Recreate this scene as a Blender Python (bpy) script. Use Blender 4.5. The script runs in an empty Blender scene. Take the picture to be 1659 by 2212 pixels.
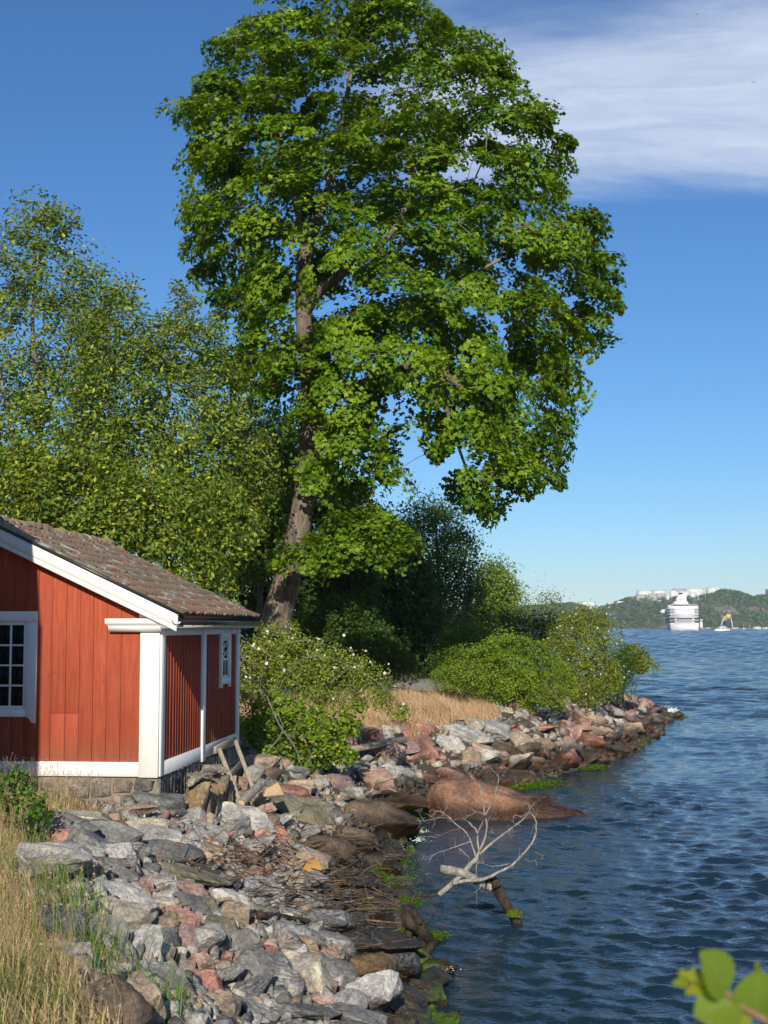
import bpy, bmesh, math
import numpy as np
from mathutils import Matrix, Vector, noise as mnoise

# ------------------------------------------------------------------ camera, world, sun, exposure
SC = bpy.context.scene
COL = SC.collection
R = math.radians
FPX, CX, CY, HZ, EYE = 3000.0, 829.5, 1106.0, 1355.0, 4.0      # measured on the photograph (1659 px wide)
PITCH = math.atan((HZ - CY) / FPX)
cam_data = bpy.data.cameras.new('camera')
cam = bpy.data.objects.new('camera', cam_data); COL.objects.link(cam)
cam.location = (0, 0, EYE)
cam.rotation_euler = (R(90) + PITCH, 0, 0)
cam_data.sensor_fit = 'VERTICAL'; cam_data.sensor_height = 36.0
cam_data.lens = 36.0 * FPX / 2212.0
cam_data.clip_start = 0.1; cam_data.clip_end = 20000
cam_data.dof.use_dof = True; cam_data.dof.focus_distance = 24.0; cam_data.dof.aperture_fstop = 6.5
SC.camera = cam

SUN_EL, SUN_HEAD = 25.0, 2.0        # elevation; heading the light travels to, clockwise from +Y
world = bpy.data.worlds.new('World'); SC.world = world; world.use_nodes = True
wn, wl = world.node_tree.nodes, world.node_tree.links
wn.clear()
w_out = wn.new('ShaderNodeOutputWorld'); w_bg = wn.new('ShaderNodeBackground')
sky = wn.new('ShaderNodeTexSky'); sky.sky_type = 'NISHITA'; sky.sun_disc = False
sky.sun_elevation = R(SUN_EL); sky.sun_rotation = R(180 + SUN_HEAD)
sky.altitude = 0; sky.air_density = 1.0; sky.dust_density = 0.0; sky.ozone_density = 8.0
w_bg.inputs['Strength'].default_value = 0.095
def wmath(op, a, b=None, c=None):
    n = wn.new('ShaderNodeMath'); n.operation = op
    for i, v in enumerate((a, b, c)):
        if v is None: continue
        if isinstance(v, (int, float)): n.inputs[i].default_value = v
        else: wl.new(v, n.inputs[i])
    return n.outputs[0]
# thin high cloud, laid on a plane overhead and going on all round the sky
w_tc = wn.new('ShaderNodeTexCoord'); w_sep = wn.new('ShaderNodeSeparateXYZ'); wl.new(w_tc.outputs['Generated'], w_sep.inputs[0])
w_z = wmath('MAXIMUM', w_sep.outputs[2], 0.02)
c_x = wmath('DIVIDE', w_sep.outputs[0], w_z); c_y = wmath('DIVIDE', w_sep.outputs[1], w_z)
w_cmb = wn.new('ShaderNodeCombineXYZ'); wl.new(c_x, w_cmb.inputs[0]); wl.new(c_y, w_cmb.inputs[1])
w_map = wn.new('ShaderNodeMapping'); wl.new(w_cmb.outputs[0], w_map.inputs[0]); w_map.inputs['Scale'].default_value = (0.9, 1.3, 1); w_map.inputs['Rotation'].default_value = (0, 0, 0.5)
w_noi = wn.new('ShaderNodeTexNoise'); wl.new(w_map.outputs[0], w_noi.inputs['Vector']); w_noi.inputs['Scale'].default_value = 1.1; w_noi.inputs['Detail'].default_value = 9.0; w_noi.inputs['Roughness'].default_value = 0.60
w_noi.inputs['Distortion'].default_value = 0.9
band = wmath('MULTIPLY', wmath('MAXIMUM', wmath('SINE', wmath('ADD', wmath('MULTIPLY', c_x, 1.6), 0.34)), -0.3), wmath('MAXIMUM', wmath('SINE', wmath('ADD', wmath('MULTIPLY', c_y, 2.4), -4.72)), 0.0))
w_el = wn.new('ShaderNodeMapRange'); w_el.interpolation_type = 'SMOOTHSTEP'; w_el.inputs[1].default_value = 0.245; w_el.inputs[2].default_value = 0.315; wl.new(wmath('ADD', w_sep.outputs[2], wmath('MULTIPLY', wmath('SUBTRACT', w_noi.outputs['Fac'], 0.5), 0.10)), w_el.inputs[0])
c_sum = wmath('ADD', wmath('MULTIPLY', band, 1.2), wmath('MULTIPLY', wmath('SUBTRACT', w_noi.outputs['Fac'], 0.5), 1.45))
w_mr = wn.new('ShaderNodeMapRange'); w_mr.interpolation_type = 'SMOOTHSTEP'; wl.new(c_sum, w_mr.inputs[0])
w_mr.inputs[1].default_value = 0.16; w_mr.inputs[2].default_value = 0.95; w_mr.inputs[3].default_value = 0.0; w_mr.inputs[4].default_value = 0.88
w_mix = wn.new('ShaderNodeMix'); w_mix.data_type = 'RGBA'
w_n2 = wn.new('ShaderNodeTexNoise'); w_m2 = wn.new('ShaderNodeMapping'); w_m2.inputs['Scale'].default_value = (1.6, 4.2, 1); w_m2.inputs['Rotation'].default_value = (0, 0, 0.35); wl.new(w_cmb.outputs[0], w_m2.inputs[0]); wl.new(w_m2.outputs[0], w_n2.inputs['Vector']); w_n2.inputs['Scale'].default_value = 2.2; w_n2.inputs['Detail'].default_value = 8.0; w_n2.inputs['Roughness'].default_value = 0.62; w_n2.inputs['Distortion'].default_value = 0.8
w_wisp = wmath('ADD', wmath('MULTIPLY', w_n2.outputs['Fac'], 1.1), 0.38)
wl.new(wmath('MINIMUM', wmath('MULTIPLY', wmath('MULTIPLY', w_mr.outputs[0], w_el.outputs[0]), w_wisp), 0.95), w_mix.inputs[0]); w_hs = wn.new('ShaderNodeHueSaturation'); w_hs.inputs['Saturation'].default_value = 1.05; wl.new(sky.outputs[0], w_hs.inputs['Color']); wl.new(w_hs.outputs[0], w_mix.inputs[6]); w_mix.inputs[7].default_value = (5.9, 6.7, 8.3, 1)
wl.new(w_mix.outputs[2], w_bg.inputs[0]); wl.new(w_bg.outputs[0], w_out.inputs[0])

sun_data = bpy.data.lights.new('sun', 'SUN'); sun_data.energy = 4.6; sun_data.angle = R(0.53); sun_data.color = (1.0, 0.93, 0.80)
sun = bpy.data.objects.new('sun', sun_data); COL.objects.link(sun)
sun.rotation_euler = (R(90 - SUN_EL), 0, R(-SUN_HEAD))
SC.view_settings.view_transform = 'Standard'; SC.view_settings.look = 'None'
SC.view_settings.exposure = 0.2; SC.view_settings.gamma = 1.0; SC.view_settings.use_curve_mapping = False
SC.render.engine = 'CYCLES'
SC.cycles.max_bounces = 6; SC.cycles.diffuse_bounces = 3; SC.cycles.glossy_bounces = 3; SC.cycles.transmission_bounces = 4
SC.cycles.volume_bounces = 0; SC.cycles.use_denoising = True

# ------------------------------------------------------------------ helpers
RNG = np.random.default_rng(11)
def pt(px, py, d):
    """the place in the world seen at that point of the photograph, d metres ahead"""
    xc = (np.asarray(px, float) - CX) / FPX; yc = (CY - np.asarray(py, float)) / FPX
    fy = math.cos(PITCH) - yc * math.sin(PITCH); fz = math.sin(PITCH) + yc * math.cos(PITCH)
    return np.stack(np.broadcast_arrays(d * xc / fy, d + 0 * xc, EYE + d * fz / fy), -1)
def px_of(p):
    p = np.asarray(p, float); x, y, z = p[..., 0], p[..., 1], p[..., 2] - EYE
    f = y * math.cos(PITCH) + z * math.sin(PITCH); u = -y * math.sin(PITCH) + z * math.cos(PITCH)
    return CX + FPX * x / f, CY - FPX * u / f

def tag(o, label=None, cat=None, group=None, kind=None):
    for k, v in (('label', label), ('category', cat), ('group', group), ('kind', kind)):
        if v: o[k] = v
    return o
def empty(name, loc, rz=0.0, label=None, cat=None, group=None):
    o = bpy.data.objects.new(name, None); COL.objects.link(o); o.location = loc; o.rotation_euler = (0, 0, rz)
    o.empty_display_size = 0.2
    return tag(o, label, cat, group)
def link(name, me, parent=None, mat=None):
    o = bpy.data.objects.new(name, me); COL.objects.link(o); o.parent = parent
    return o
def mesh(name, verts, faces, mat=None, parent=None, smooth=False, col=None, matidx=None):
    """verts (N,3); faces an (M,k) array or a list of such arrays / of index tuples; col (N,3) per-vertex colour"""
    verts = np.ascontiguousarray(verts, np.float32)
    if isinstance(faces, np.ndarray): faces = [faces]
    if faces and not isinstance(faces[0], np.ndarray):
        sizes = np.array([len(f) for f in faces], np.int32); idx = np.concatenate([np.asarray(f) for f in faces]).astype(np.int32)
    else:
        sizes = np.concatenate([np.full(len(f), f.shape[1], np.int32) for f in faces]); idx = np.concatenate([f.ravel() for f in faces]).astype(np.int32)
    me = bpy.data.meshes.new(name)
    me.vertices.add(len(verts)); me.vertices.foreach_set('co', verts.ravel())
    me.loops.add(len(idx)); me.loops.foreach_set('vertex_index', idx)
    me.polygons.add(len(sizes)); st = np.zeros(len(sizes), np.int32); st[1:] = np.cumsum(sizes)[:-1]
    me.polygons.foreach_set('loop_start', st)
    if smooth: me.polygons.foreach_set('use_smooth', np.ones(len(sizes), bool))
    if col is not None:
        a = me.color_attributes.new('tint', 'FLOAT_COLOR', 'POINT')
        c = np.ones((len(verts), 4), np.float32); c[:, :3] = col; a.data.foreach_set('color', c.ravel())
    for m in (mat if isinstance(mat, (list, tuple)) else [mat] if mat else []): me.materials.append(m)
    if matidx is not None: me.polygons.foreach_set('material_index', np.asarray(matidx, np.int32))
    me.update(calc_edges=True); me.validate()
    return link(name, me, parent)
class Geo:
    """collects simple shapes into one mesh"""
    def __init__(s): s.v, s.f, s.n = [], [], 0
    def add(s, v, f):
        s.v.append(np.asarray(v, float)); s.f += [tuple(i + s.n for i in q) for q in f]; s.n += len(v); return s
    def box(s, x0, x1, y0, y1, z0, z1):
        v = [(x, y, z) for z in (z0, z1) for y in (y0, y1) for x in (x0, x1)]
        return s.add(v, [(0, 2, 3, 1), (4, 5, 7, 6), (0, 1, 5, 4), (2, 6, 7, 3), (0, 4, 6, 2), (1, 3, 7, 5)])
    def prism(s, poly, y0, y1, axis='y'):
        """polygon in x,z (axis y) / y,z (axis x) / x,y (axis z) carried from y0 to y1"""
        n = len(poly); put = {'y': lambda a, b, c: (a, c, b), 'x': lambda a, b, c: (c, a, b), 'z': lambda a, b, c: (a, b, c)}[axis]
        v = [put(a, b, y0) for a, b in poly] + [put(a, b, y1) for a, b in poly]
        return s.add(v, [tuple(range(n))[::-1], tuple(range(n, 2 * n))] + [(i, (i + 1) % n, n + (i + 1) % n, n + i) for i in range(n)])
    def tube(s, pts, rad, k=6, cap=True):
        pts = np.asarray(pts, float); rad = np.broadcast_to(np.asarray(rad, float), (len(pts),))
        v, f = tube_arrays(pts, rad, k)
        fs = [tuple(q) for q in f]
        if cap: fs += [tuple(range(k))[::-1], tuple(range((len(pts) - 1) * k, len(pts) * k))]
        return s.add(v, fs)
    def lathe(s, prof, k=24, c=(0, 0, 0)):
        """profile of (radius, z) turned about z"""
        a = np.arange(k) * 2 * math.pi / k; v = []
        for r, z in prof: v += [(c[0] + r * math.cos(t), c[1] + r * math.sin(t), c[2] + z) for t in a]
        n = len(prof); f = [(i * k + j, i * k + (j + 1) % k, (i + 1) * k + (j + 1) % k, (i + 1) * k + j) for i in range(n - 1) for j in range(k)]
        f += [tuple(range(k))[::-1], tuple(range((n - 1) * k, n * k))]
        return s.add(v, f)
    def out(s, name, mat, parent=None, smooth=False, bevel=0.0):
        o = mesh(name, np.concatenate(s.v), s.f, mat, parent, smooth)
        bm = bmesh.new(); bm.from_mesh(o.data); bmesh.ops.recalc_face_normals(bm, faces=bm.faces)
        if bevel: bmesh.ops.bevel(bm, geom=list(bm.edges), offset=bevel, segments=1, affect='EDGES', clamp_overlap=True)
        bm.to_mesh(o.data); bm.free()
        return o
def tube_arrays(pts, rad, k):
    n = len(pts); t = np.gradient(pts, axis=0); t /= np.linalg.norm(t, axis=1, keepdims=True) + 1e-9
    ref = np.array([0.31, 0.17, 0.93]) if abs(t[0] @ np.array([0.31, 0.17, 0.93])) < 0.95 else np.array([1., 0, 0])
    u = np.cross(t, ref); u /= np.linalg.norm(u, axis=1, keepdims=True) + 1e-9; w = np.cross(t, u)
    a = np.arange(k) * 2 * math.pi / k
    v = pts[:, None] + rad[:, None, None] * (np.cos(a)[None, :, None] * u[:, None] + np.sin(a)[None, :, None] * w[:, None])
    i = np.arange(n - 1)[:, None] * k; j = np.arange(k)[None]; j2 = (j + 1) % k
    f = np.stack([i + j, i + j2, i + k + j2, i + k + j], -1).reshape(-1, 4)
    return v.reshape(-1, 3), f
def smooth_line(p, m=4):
    """Catmull-Rom through the points"""
    p = np.asarray(p, float); q = np.vstack([2 * p[0] - p[1], p, 2 * p[-1] - p[-2]]); out = []
    for i in range(1, len(q) - 2):
        for t in np.arange(m) / m:
            a, b, c, d = q[i - 1], q[i], q[i + 1], q[i + 2]
            out.append(0.5 * (2 * b + (c - a) * t + (2 * a - 5 * b + 4 * c - d) * t * t + (3 * b - 3 * c + d - a) * t ** 3))
    out.append(p[-1]); return np.array(out)
def in_poly(x, y, poly):
    x = np.asarray(x, float); y = np.asarray(y, float); r = np.zeros(x.shape, bool); p = np.asarray(poly, float); j = len(p) - 1
    for i in range(len(p)):
        (xi, yi), (xj, yj) = p[i], p[j]
        c = ((yi > y) != (yj > y)) & (x < (xj - xi) * (y - yi) / (yj - yi + 1e-12) + xi); r ^= c; j = i
    return r
def edge_dist(x, y, poly, closed=True):
    p = np.asarray(poly, float); best = np.full(np.shape(x), 1e9)
    for i in range(len(p) if closed else len(p) - 1):
        a, b = p[i], p[(i + 1) % len(p)]; ab = b - a
        t = np.clip(((x - a[0]) * ab[0] + (y - a[1]) * ab[1]) / (ab @ ab + 1e-12), 0, 1)
        best = np.minimum(best, np.hypot(x - a[0] - t * ab[0], y - a[1] - t * ab[1]))
    return best
def rot_to(n, rng):
    """frames whose third axis is n, spun at random: (N,3,3) columns"""
    n = n / (np.linalg.norm(n, axis=1, keepdims=True) + 1e-9); r = rng.normal(size=n.shape)
    u = np.cross(n, r); u /= np.linalg.norm(u, axis=1, keepdims=True) + 1e-9
    return np.stack([u, np.cross(n, u), n], -1)

# ------------------------------------------------------------------ materials
def new_mat(name):
    m = bpy.data.materials.new(name); m.use_nodes = True
    return m, m.node_tree.nodes, m.node_tree.links, m.node_tree.nodes['Principled BSDF']
class NT:
    def __init__(s, m): s.n, s.l = m.node_tree.nodes, m.node_tree.links
    def node(s, t, **kw):
        x = s.n.new(t)
        for k, v in kw.items():
            if k.startswith('_'): setattr(x, k[1:], v)
            else: s.put(x.inputs[k], v)
        return x
    def put(s, sock, v):
        if hasattr(v, 'node') and hasattr(v, 'is_output'): s.l.new(v, sock)
        elif isinstance(v, (tuple, list)) and sock.type == 'RGBA' and len(v) == 3: sock.default_value = (*v, 1)
        else: sock.default_value = v
    def math(s, op, a, b=0.0, clamp=False):
        x = s.n.new('ShaderNodeMath'); x.operation = op; x.use_clamp = clamp; s.put(x.inputs[0], a); s.put(x.inputs[1], b); return x.outputs[0]
    def mix(s, f, a, b, mode='MIX'):
        x = s.n.new('ShaderNodeMix'); x.data_type = 'RGBA'; x.blend_type = mode; x.clamp_factor = True
        s.put(x.inputs[0], f); s.put(x.inputs[6], a); s.put(x.inputs[7], b); return x.outputs[2]
    def noise(s, vec, scale, detail=4, rough=0.55, dist=0.0):
        x = s.node('ShaderNodeTexNoise', Scale=scale, Detail=detail, Roughness=rough, Distortion=dist); s.put(x.inputs['Vector'], vec); return x.outputs['Fac']
    def ramp(s, v, lo, hi, a=0.0, b=1.0, smooth=True):
        x = s.n.new('ShaderNodeMapRange'); x.interpolation_type = 'SMOOTHSTEP' if smooth else 'LINEAR'; s.put(x.inputs[0], v)
        for i, q in enumerate((lo, hi, a, b)): s.put(x.inputs[1 + i], q)
        return x.outputs[0]
    def mapping(s, vec, scale=(1, 1, 1), loc=(0, 0, 0), rot=(0, 0, 0)):
        x = s.n.new('ShaderNodeMapping'); s.put(x.inputs[0], vec); x.inputs['Scale'].default_value = scale; x.inputs['Location'].default_value = loc; x.inputs['Rotation'].default_value = rot
        return x.outputs[0]
    def bump(s, h, strength, dist, normal=None):
        x = s.node('ShaderNodeBump', Strength=strength, Distance=dist); s.put(x.inputs['Height'], h)
        if normal is not None: s.put(x.inputs['Normal'], normal)
        return x.outputs[0]
    @property
    def pos(s): return s.node('ShaderNodeNewGeometry').outputs['Position']
    @property
    def obj(s): return s.node('ShaderNodeTexCoord').outputs['Object']
    @property
    def rand(s): return s.node('ShaderNodeObjectInfo').outputs['Random']
def plain(name, col, rough=0.7, spec=0.3, metal=0.0, vary=0.0, scale=4.0, bump=0.0):
    m, n, l, b = new_mat(name); t = NT(m)
    b.inputs['Roughness'].default_value = rough; b.inputs['Specular IOR Level'].default_value = spec; b.inputs['Metallic'].default_value = metal
    if vary:
        f = t.noise(t.pos, scale, 5); c = t.mix(f, tuple(max(0, q * (1 - vary)) for q in col), tuple(q * (1 + vary) for q in col)); t.put(b.inputs['Base Color'], c)
        if bump: t.put(b.inputs['Normal'], t.bump(f, bump, 0.02))
    else: b.inputs['Base Color'].default_value = (*col, 1)
    return m
def leaf_mat(name, trans=0.35, rough=0.45, gain=1.0, through=(1.6, 1.3, 0.4)):
    m, n, l, b = new_mat(name); t = NT(m)
    a = t.node('ShaderNodeAttribute', _attribute_name='tint').outputs['Color']
    f = t.noise(t.pos, 0.9, 2); c = t.mix(f, t.mix(1.0, a, (0.8 * gain, 0.84 * gain, 0.8 * gain), 'MULTIPLY'), t.mix(1.0, a, (1.2 * gain, 1.16 * gain, 1.1 * gain), 'MULTIPLY'))
    t.put(b.inputs['Base Color'], c); b.inputs['Roughness'].default_value = rough; b.inputs['Specular IOR Level'].default_value = 0.18
    tr = t.node('ShaderNodeBsdfTranslucent'); t.put(tr.inputs['Color'], t.mix(1.0, c, through, 'MULTIPLY'))
    ms = t.node('ShaderNodeMixShader'); ms.inputs[0].default_value = trans; l.new(b.outputs[0], ms.inputs[1]); l.new(tr.outputs[0], ms.inputs[2])
    l.new(ms.outputs[0], n['Material Output'].inputs['Surface'])
    return m
def rock_mat(name, attr, weed=1.0, wet_lo=0.36):
    m, n, l, b = new_mat(name); t = NT(m); P = t.pos; oi = t.node('ShaderNodeObjectInfo')
    if attr:
        at = t.node('ShaderNodeAttribute', _attribute_name='tint'); c0 = at.outputs['Color']; band_amt = 0.35; off = P
    else:
        c0 = oi.outputs['Color']; band_amt = oi.outputs['Alpha']
        vv = t.node('ShaderNodeVectorMath', _operation='ADD'); t.put(vv.inputs[0], P); cx = t.node('ShaderNodeCombineXYZ'); t.put(cx.inputs[0], t.math('MULTIPLY', oi.outputs['Random'], 37.0)); t.put(cx.inputs[2], t.math('MULTIPLY', oi.outputs['Random'], 91.0)); l.new(cx.outputs[0], vv.inputs[1]); off = vv.outputs[0]
    oc = t.obj
    big = t.noise(off, 2.6, 5, 0.6); fine = t.noise(off, 26.0, 5, 0.7); grain = t.noise(off, 110.0, 2, 0.6)
    c = t.mix(t.ramp(big, 0.3, 0.72), t.mix(1.0, c0, (0.52, 0.52, 0.54), 'MULTIPLY'), t.mix(1.0, c0, (1.38, 1.34, 1.28), 'MULTIPLY'))
    c = t.mix(t.ramp(fine, 0.35, 0.7), t.mix(1.0, c, (0.62, 0.62, 0.62), 'MULTIPLY'), t.mix(1.0, c, (1.28, 1.28, 1.28), 'MULTIPLY'))
    wv = t.node('ShaderNodeTexWave', Scale=0.9, Distortion=16.0, Detail=5.0); wv.inputs['Detail Scale'].default_value = 1.1; wv.inputs['Detail Roughness'].default_value = 0.72; t.put(wv.inputs['Vector'], t.mapping(off if attr else oc, (1.0, 0.6, 2.6), (0, 0, 0), (0.5, 0.7, 0.2)))
    bmask = t.ramp(t.noise(off, 1.9, 3), 0.42, 0.62); bd = t.math('MULTIPLY', t.math('MULTIPLY', t.ramp(wv.outputs['Fac'], 0.62, 0.95), bmask), band_amt); c = t.mix(bd, c, (0.60, 0.585, 0.55))
    bk = t.math('MULTIPLY', t.ramp(wv.outputs['Fac'], 0.35, 0.1), t.math('MULTIPLY', band_amt, t.math('MULTIPLY', bmask, 0.6))); c = t.mix(bk, c, (0.07, 0.072, 0.075))
    rust = t.ramp(t.noise(off, 3.7, 4, 0.6), 0.58, 0.75, 0, 0.45); c = t.mix(rust, c, (0.26, 0.16, 0.075))
    lich = t.ramp(t.noise(off, 9.0, 5, 0.75), 0.63, 0.7, 0, 0.55); c = t.mix(lich, c, (0.55, 0.55, 0.48))
    sp = t.ramp(grain, 0.36, 0.3); c = t.mix(t.math('MULTIPLY', sp, 0.6), c, (0.05, 0.05, 0.05))
    z = t.node('ShaderNodeSeparateXYZ'); t.put(z.inputs[0], P); zz = z.outputs[2]
    wob = t.math('MULTIPLY', t.math('SUBTRACT', t.noise(P, 1.3, 4), 0.5), 0.55)
    wet = t.ramp(t.math('ADD', zz, wob), wet_lo + 0.35, wet_lo); c = t.mix(wet, c, t.mix(1.0, c, (0.20, 0.16, 0.115), 'MULTIPLY'))
    nz = t.node('ShaderNodeSeparateXYZ'); t.put(nz.inputs[0], t.node('ShaderNodeNewGeometry').outputs['Normal'])
    alg = t.math('MULTIPLY', t.ramp(t.math('ADD', zz, t.math('MULTIPLY', wob, 0.6)), 0.24, 0.10), t.ramp(nz.outputs[2], 0.15, 0.6))
    alg = t.math('MULTIPLY', t.math('MULTIPLY', alg, weed), t.ramp(t.noise(P, 0.55, 3), 0.50, 0.60)); c = t.mix(t.math('MULTIPLY', alg, 0.9), c, t.mix(fine, (0.025, 0.06, 0.006), (0.11, 0.19, 0.012)))
    t.put(b.inputs['Base Color'], c); t.put(b.inputs['Roughness'], t.mix(wet, (0.85,) * 3, (0.28,) * 3)); b.inputs['Specular IOR Level'].default_value = 0.4
    h = t.math('ADD', t.math('MULTIPLY', big, 1.3), t.math('ADD', t.math('MULTIPLY', fine, 0.42), t.math('MULTIPLY', grain, 0.08)))
    t.put(b.inputs['Normal'], t.bump(h, 0.9, 0.06))
    return m
def wood_mat(name, a, b_, rough=0.8, scale=(3, 3, 22), alongz=True):
    m, n, l, b = new_mat(name); t = NT(m)
    f = t.noise(t.mapping(t.obj, scale), 4.0, 5, 0.6, 0.4); t.put(b.inputs['Base Color'], t.mix(t.ramp(f, 0.3, 0.7), a, b_)); b.inputs['Roughness'].default_value = rough; b.inputs['Specular IOR Level'].default_value = 0.25
    t.put(b.inputs['Normal'], t.bump(f, 0.4, 0.01))
    return m
def bark_mat(name, a, b_, scale=7.0, bump=0.8):
    m, n, l, b = new_mat(name); t = NT(m)
    f = t.noise(t.mapping(t.pos, (1, 1, 0.28)), scale, 6, 0.65, 0.5); t.put(b.inputs['Base Color'], t.mix(t.ramp(f, 0.32, 0.68), a, b_)); b.inputs['Roughness'].default_value = 0.9; b.inputs['Specular IOR Level'].default_value = 0.15
    t.put(b.inputs['Normal'], t.bump(f, bump, 0.05))
    return m
M = {}
M['rock'] = rock_mat('stone', False); M['rubble'] = rock_mat('loose_stone', True); M['boulder'] = rock_mat('boulder_stone', False, 0.0, 0.16)
M['maple'] = leaf_mat('maple_leaf', 0.34, 0.42, 1.5); M['leaf'] = leaf_mat('leaf', 0.36, 0.5, 1.55); M['grass'] = leaf_mat('grass_blade', 0.3, 0.65, 1.15, (1.1, 1.05, 0.9)); M['far_leaf'] = leaf_mat('far_leaf', 0.15, 0.8)
M['bark'] = bark_mat('maple_bark', (0.085, 0.066, 0.05), (0.235, 0.19, 0.145)); M['dark_bark'] = bark_mat('dark_bark', (0.05, 0.04, 0.03), (0.13, 0.105, 0.08)); M['grey_bark'] = bark_mat('grey_bark', (0.13, 0.115, 0.095), (0.27, 0.24, 0.2), 12)
M['bleached'] = bark_mat('bleached_wood', (0.20, 0.175, 0.145), (0.47, 0.43, 0.37), 22, 0.9); M['driftwood'] = bark_mat('driftwood', (0.17, 0.12, 0.085), (0.40, 0.31, 0.23), 14, 0.5)
M['wetwood'] = bark_mat('wet_dark_wood', (0.022, 0.017, 0.013), (0.075, 0.055, 0.04), 14, 0.7); M['redtwig'] = bark_mat('red_brown_twig', (0.10, 0.05, 0.035), (0.26, 0.15, 0.10), 14, 0.3)
M['litter'] = bark_mat('dark_litter', (0.05, 0.035, 0.025), (0.20, 0.14, 0.09), 9, 0.4); M['oldwood'] = wood_mat('weathered_wood', (0.20, 0.16, 0.12), (0.40, 0.33, 0.25)); M['sawnwood'] = wood_mat('sawn_wood', (0.36, 0.23, 0.13), (0.55, 0.40, 0.24))
# ------------------------------------------------------------------ land and water
SHORE = np.array([(7, -40), (5.2, -5), (3.9, 4), (2.0, 9), (1.05, 12), (0.62, 14.2), (0.42, 17.5), (0.12, 20.5), (0.2, 22.5), (0.55, 26), (0.8, 29), (1.2, 31.5), (2.4, 34), (3.9, 36.3), (5.3, 39), (7.0, 42.5), (9.0, 48), (10.4, 53), (11.8, 58.5), (13.2, 62.5), (12.6, 65), (12.3, 68), (11.8, 76), (11, 90), (13, 130), (10, 200), (-60, 300), (-400, 330), (-400, -40)], float)
def shore_t(x, y):
    x = np.asarray(x, float); y = np.asarray(y, float)
    d = edge_dist(x, y, SHORE); return np.where(in_poly(x, y, SHORE), d, -d)
def ground(x, y):
    t = shore_t(x, y); x = np.asarray(x, float); y = np.asarray(y, float)
    z = np.interp(t, [-60, -6, 0, 3.5, 5.5, 9, 30, 400], [-8, -2.4, -0.06, 1.50, 1.78, 2.05, 2.7, 9])
    far = np.clip((y - 31) / 5, 0, 1)                      # the farther bank is lower and a little steeper
    z2 = np.interp(t, [-60, -6, 0, 3.0, 6.5, 10, 30, 400], [-8, -2.6, -0.06, 1.38, 1.95, 2.1, 2.8, 9])
    z = z * (1 - far) + z2 * far
    w = 0.06 * np.sin(x * 1.7 + 0.6 * y) + 0.05 * np.sin(y * 1.3 - 0.7 * x + 1) + 0.03 * np.sin(3.1 * x + 2.3 * y)
    return z + w * np.clip(t / 2, 0, 1)
def on_ground(px, py):
    """where the sight line through that point of the photograph meets the land"""
    o = np.array([0, 0, EYE]); q = pt(px, py, 1.0) - o
    ds = np.geomspace(5, 140, 3000); p = o + ds[:, None] * q
    h = np.maximum(ground(p[:, 0], p[:, 1]), 0.0); i = np.argmax(p[:, 2] <= h)
    return p[i] if p[i, 2] <= h[i] else p[-1]

gx = np.unique(np.concatenate([-np.geomspace(12, 300, 40), np.arange(-12, 16, 0.28), np.geomspace(16, 60, 14)]))
gy = np.unique(np.concatenate([np.arange(-30, 8, 1.0), np.arange(8, 70, 0.32), np.geomspace(70, 320, 50)]))
GX, GY = np.meshgrid(gx, gy); GZ = ground(GX, GY)
gi = np.arange(len(gx) * len(gy)).reshape(len(gy), len(gx))
quads = np.stack([gi[:-1, :-1], gi[:-1, 1:], gi[1:, 1:], gi[1:, :-1]], -1).reshape(-1, 4)
m, n_, l_, b_ = new_mat('soil'); t = NT(m); P_ = t.pos
f1 = t.noise(P_, 1.2, 6, 0.65); f2 = t.noise(P_, 14, 5, 0.7); sz = t.node('ShaderNodeSeparateXYZ'); t.put(sz.inputs[0], P_)
low = t.ramp(t.math('ADD', sz.outputs[2], t.math('MULTIPLY', f1, 0.5)), 2.0, 1.5)
c_ = t.mix(f1, (0.22, 0.165, 0.095), (0.34, 0.26, 0.15)); c_ = t.mix(low, c_, t.mix(f2, (0.03, 0.025, 0.02), (0.12, 0.10, 0.08))); c_ = t.mix(t.ramp(f2, 0.4, 0.65, 0, 0.5), c_, (0.10, 0.085, 0.06))
t.put(b_.inputs['Base Color'], c_); b_.inputs['Roughness'].default_value = 0.95; t.put(b_.inputs['Normal'], t.bump(f2, 0.8, 0.08))
tag(mesh('ground', np.stack([GX, GY, GZ], -1).reshape(-1, 3), quads, m, smooth=True), kind='structure')

# gravel path along the top of the bank
pc = smooth_line([(-9.0, 36.5), (-4.2, 39.6), (-1.0, 43.2), (1.0, 47.2), (2.6, 52.5), (3.6, 59), (3.8, 68), (2.5, 82), (0, 100)], 8)
tv = np.gradient(pc, axis=0); tv /= np.linalg.norm(tv, axis=1, keepdims=True); nv = np.stack([tv[:, 1], -tv[:, 0]], 1)
rows = [np.column_stack([pc + nv * w, ground(*(pc + nv * w).T) + 0.06 - 0.04 * abs(w)]) for w in np.linspace(-1.05, 1.05, 7)]
pv = np.stack(rows, 1).reshape(-1, 3); ii = np.arange(len(pv)).reshape(len(pc), 7)
m, n_, l_, b_ = new_mat('gravel'); t = NT(m); f1 = t.noise(t.pos, 40, 4, 0.7); f2 = t.noise(t.pos, 1.5, 4)
t.put(b_.inputs['Base Color'], t.mix(f2, t.mix(f1, (0.16, 0.145, 0.125), (0.36, 0.33, 0.29)), t.mix(f1, (0.22, 0.19, 0.15), (0.42, 0.38, 0.33)))); b_.inputs['Roughness'].default_value = 0.95; t.put(b_.inputs['Normal'], t.bump(f1, 0.5, 0.02))
tag(mesh('path', pv, np.stack([ii[:-1, :-1], ii[:-1, 1:], ii[1:, 1:], ii[1:, :-1]], -1).reshape(-1, 4), m, smooth=True), kind='structure')

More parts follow.
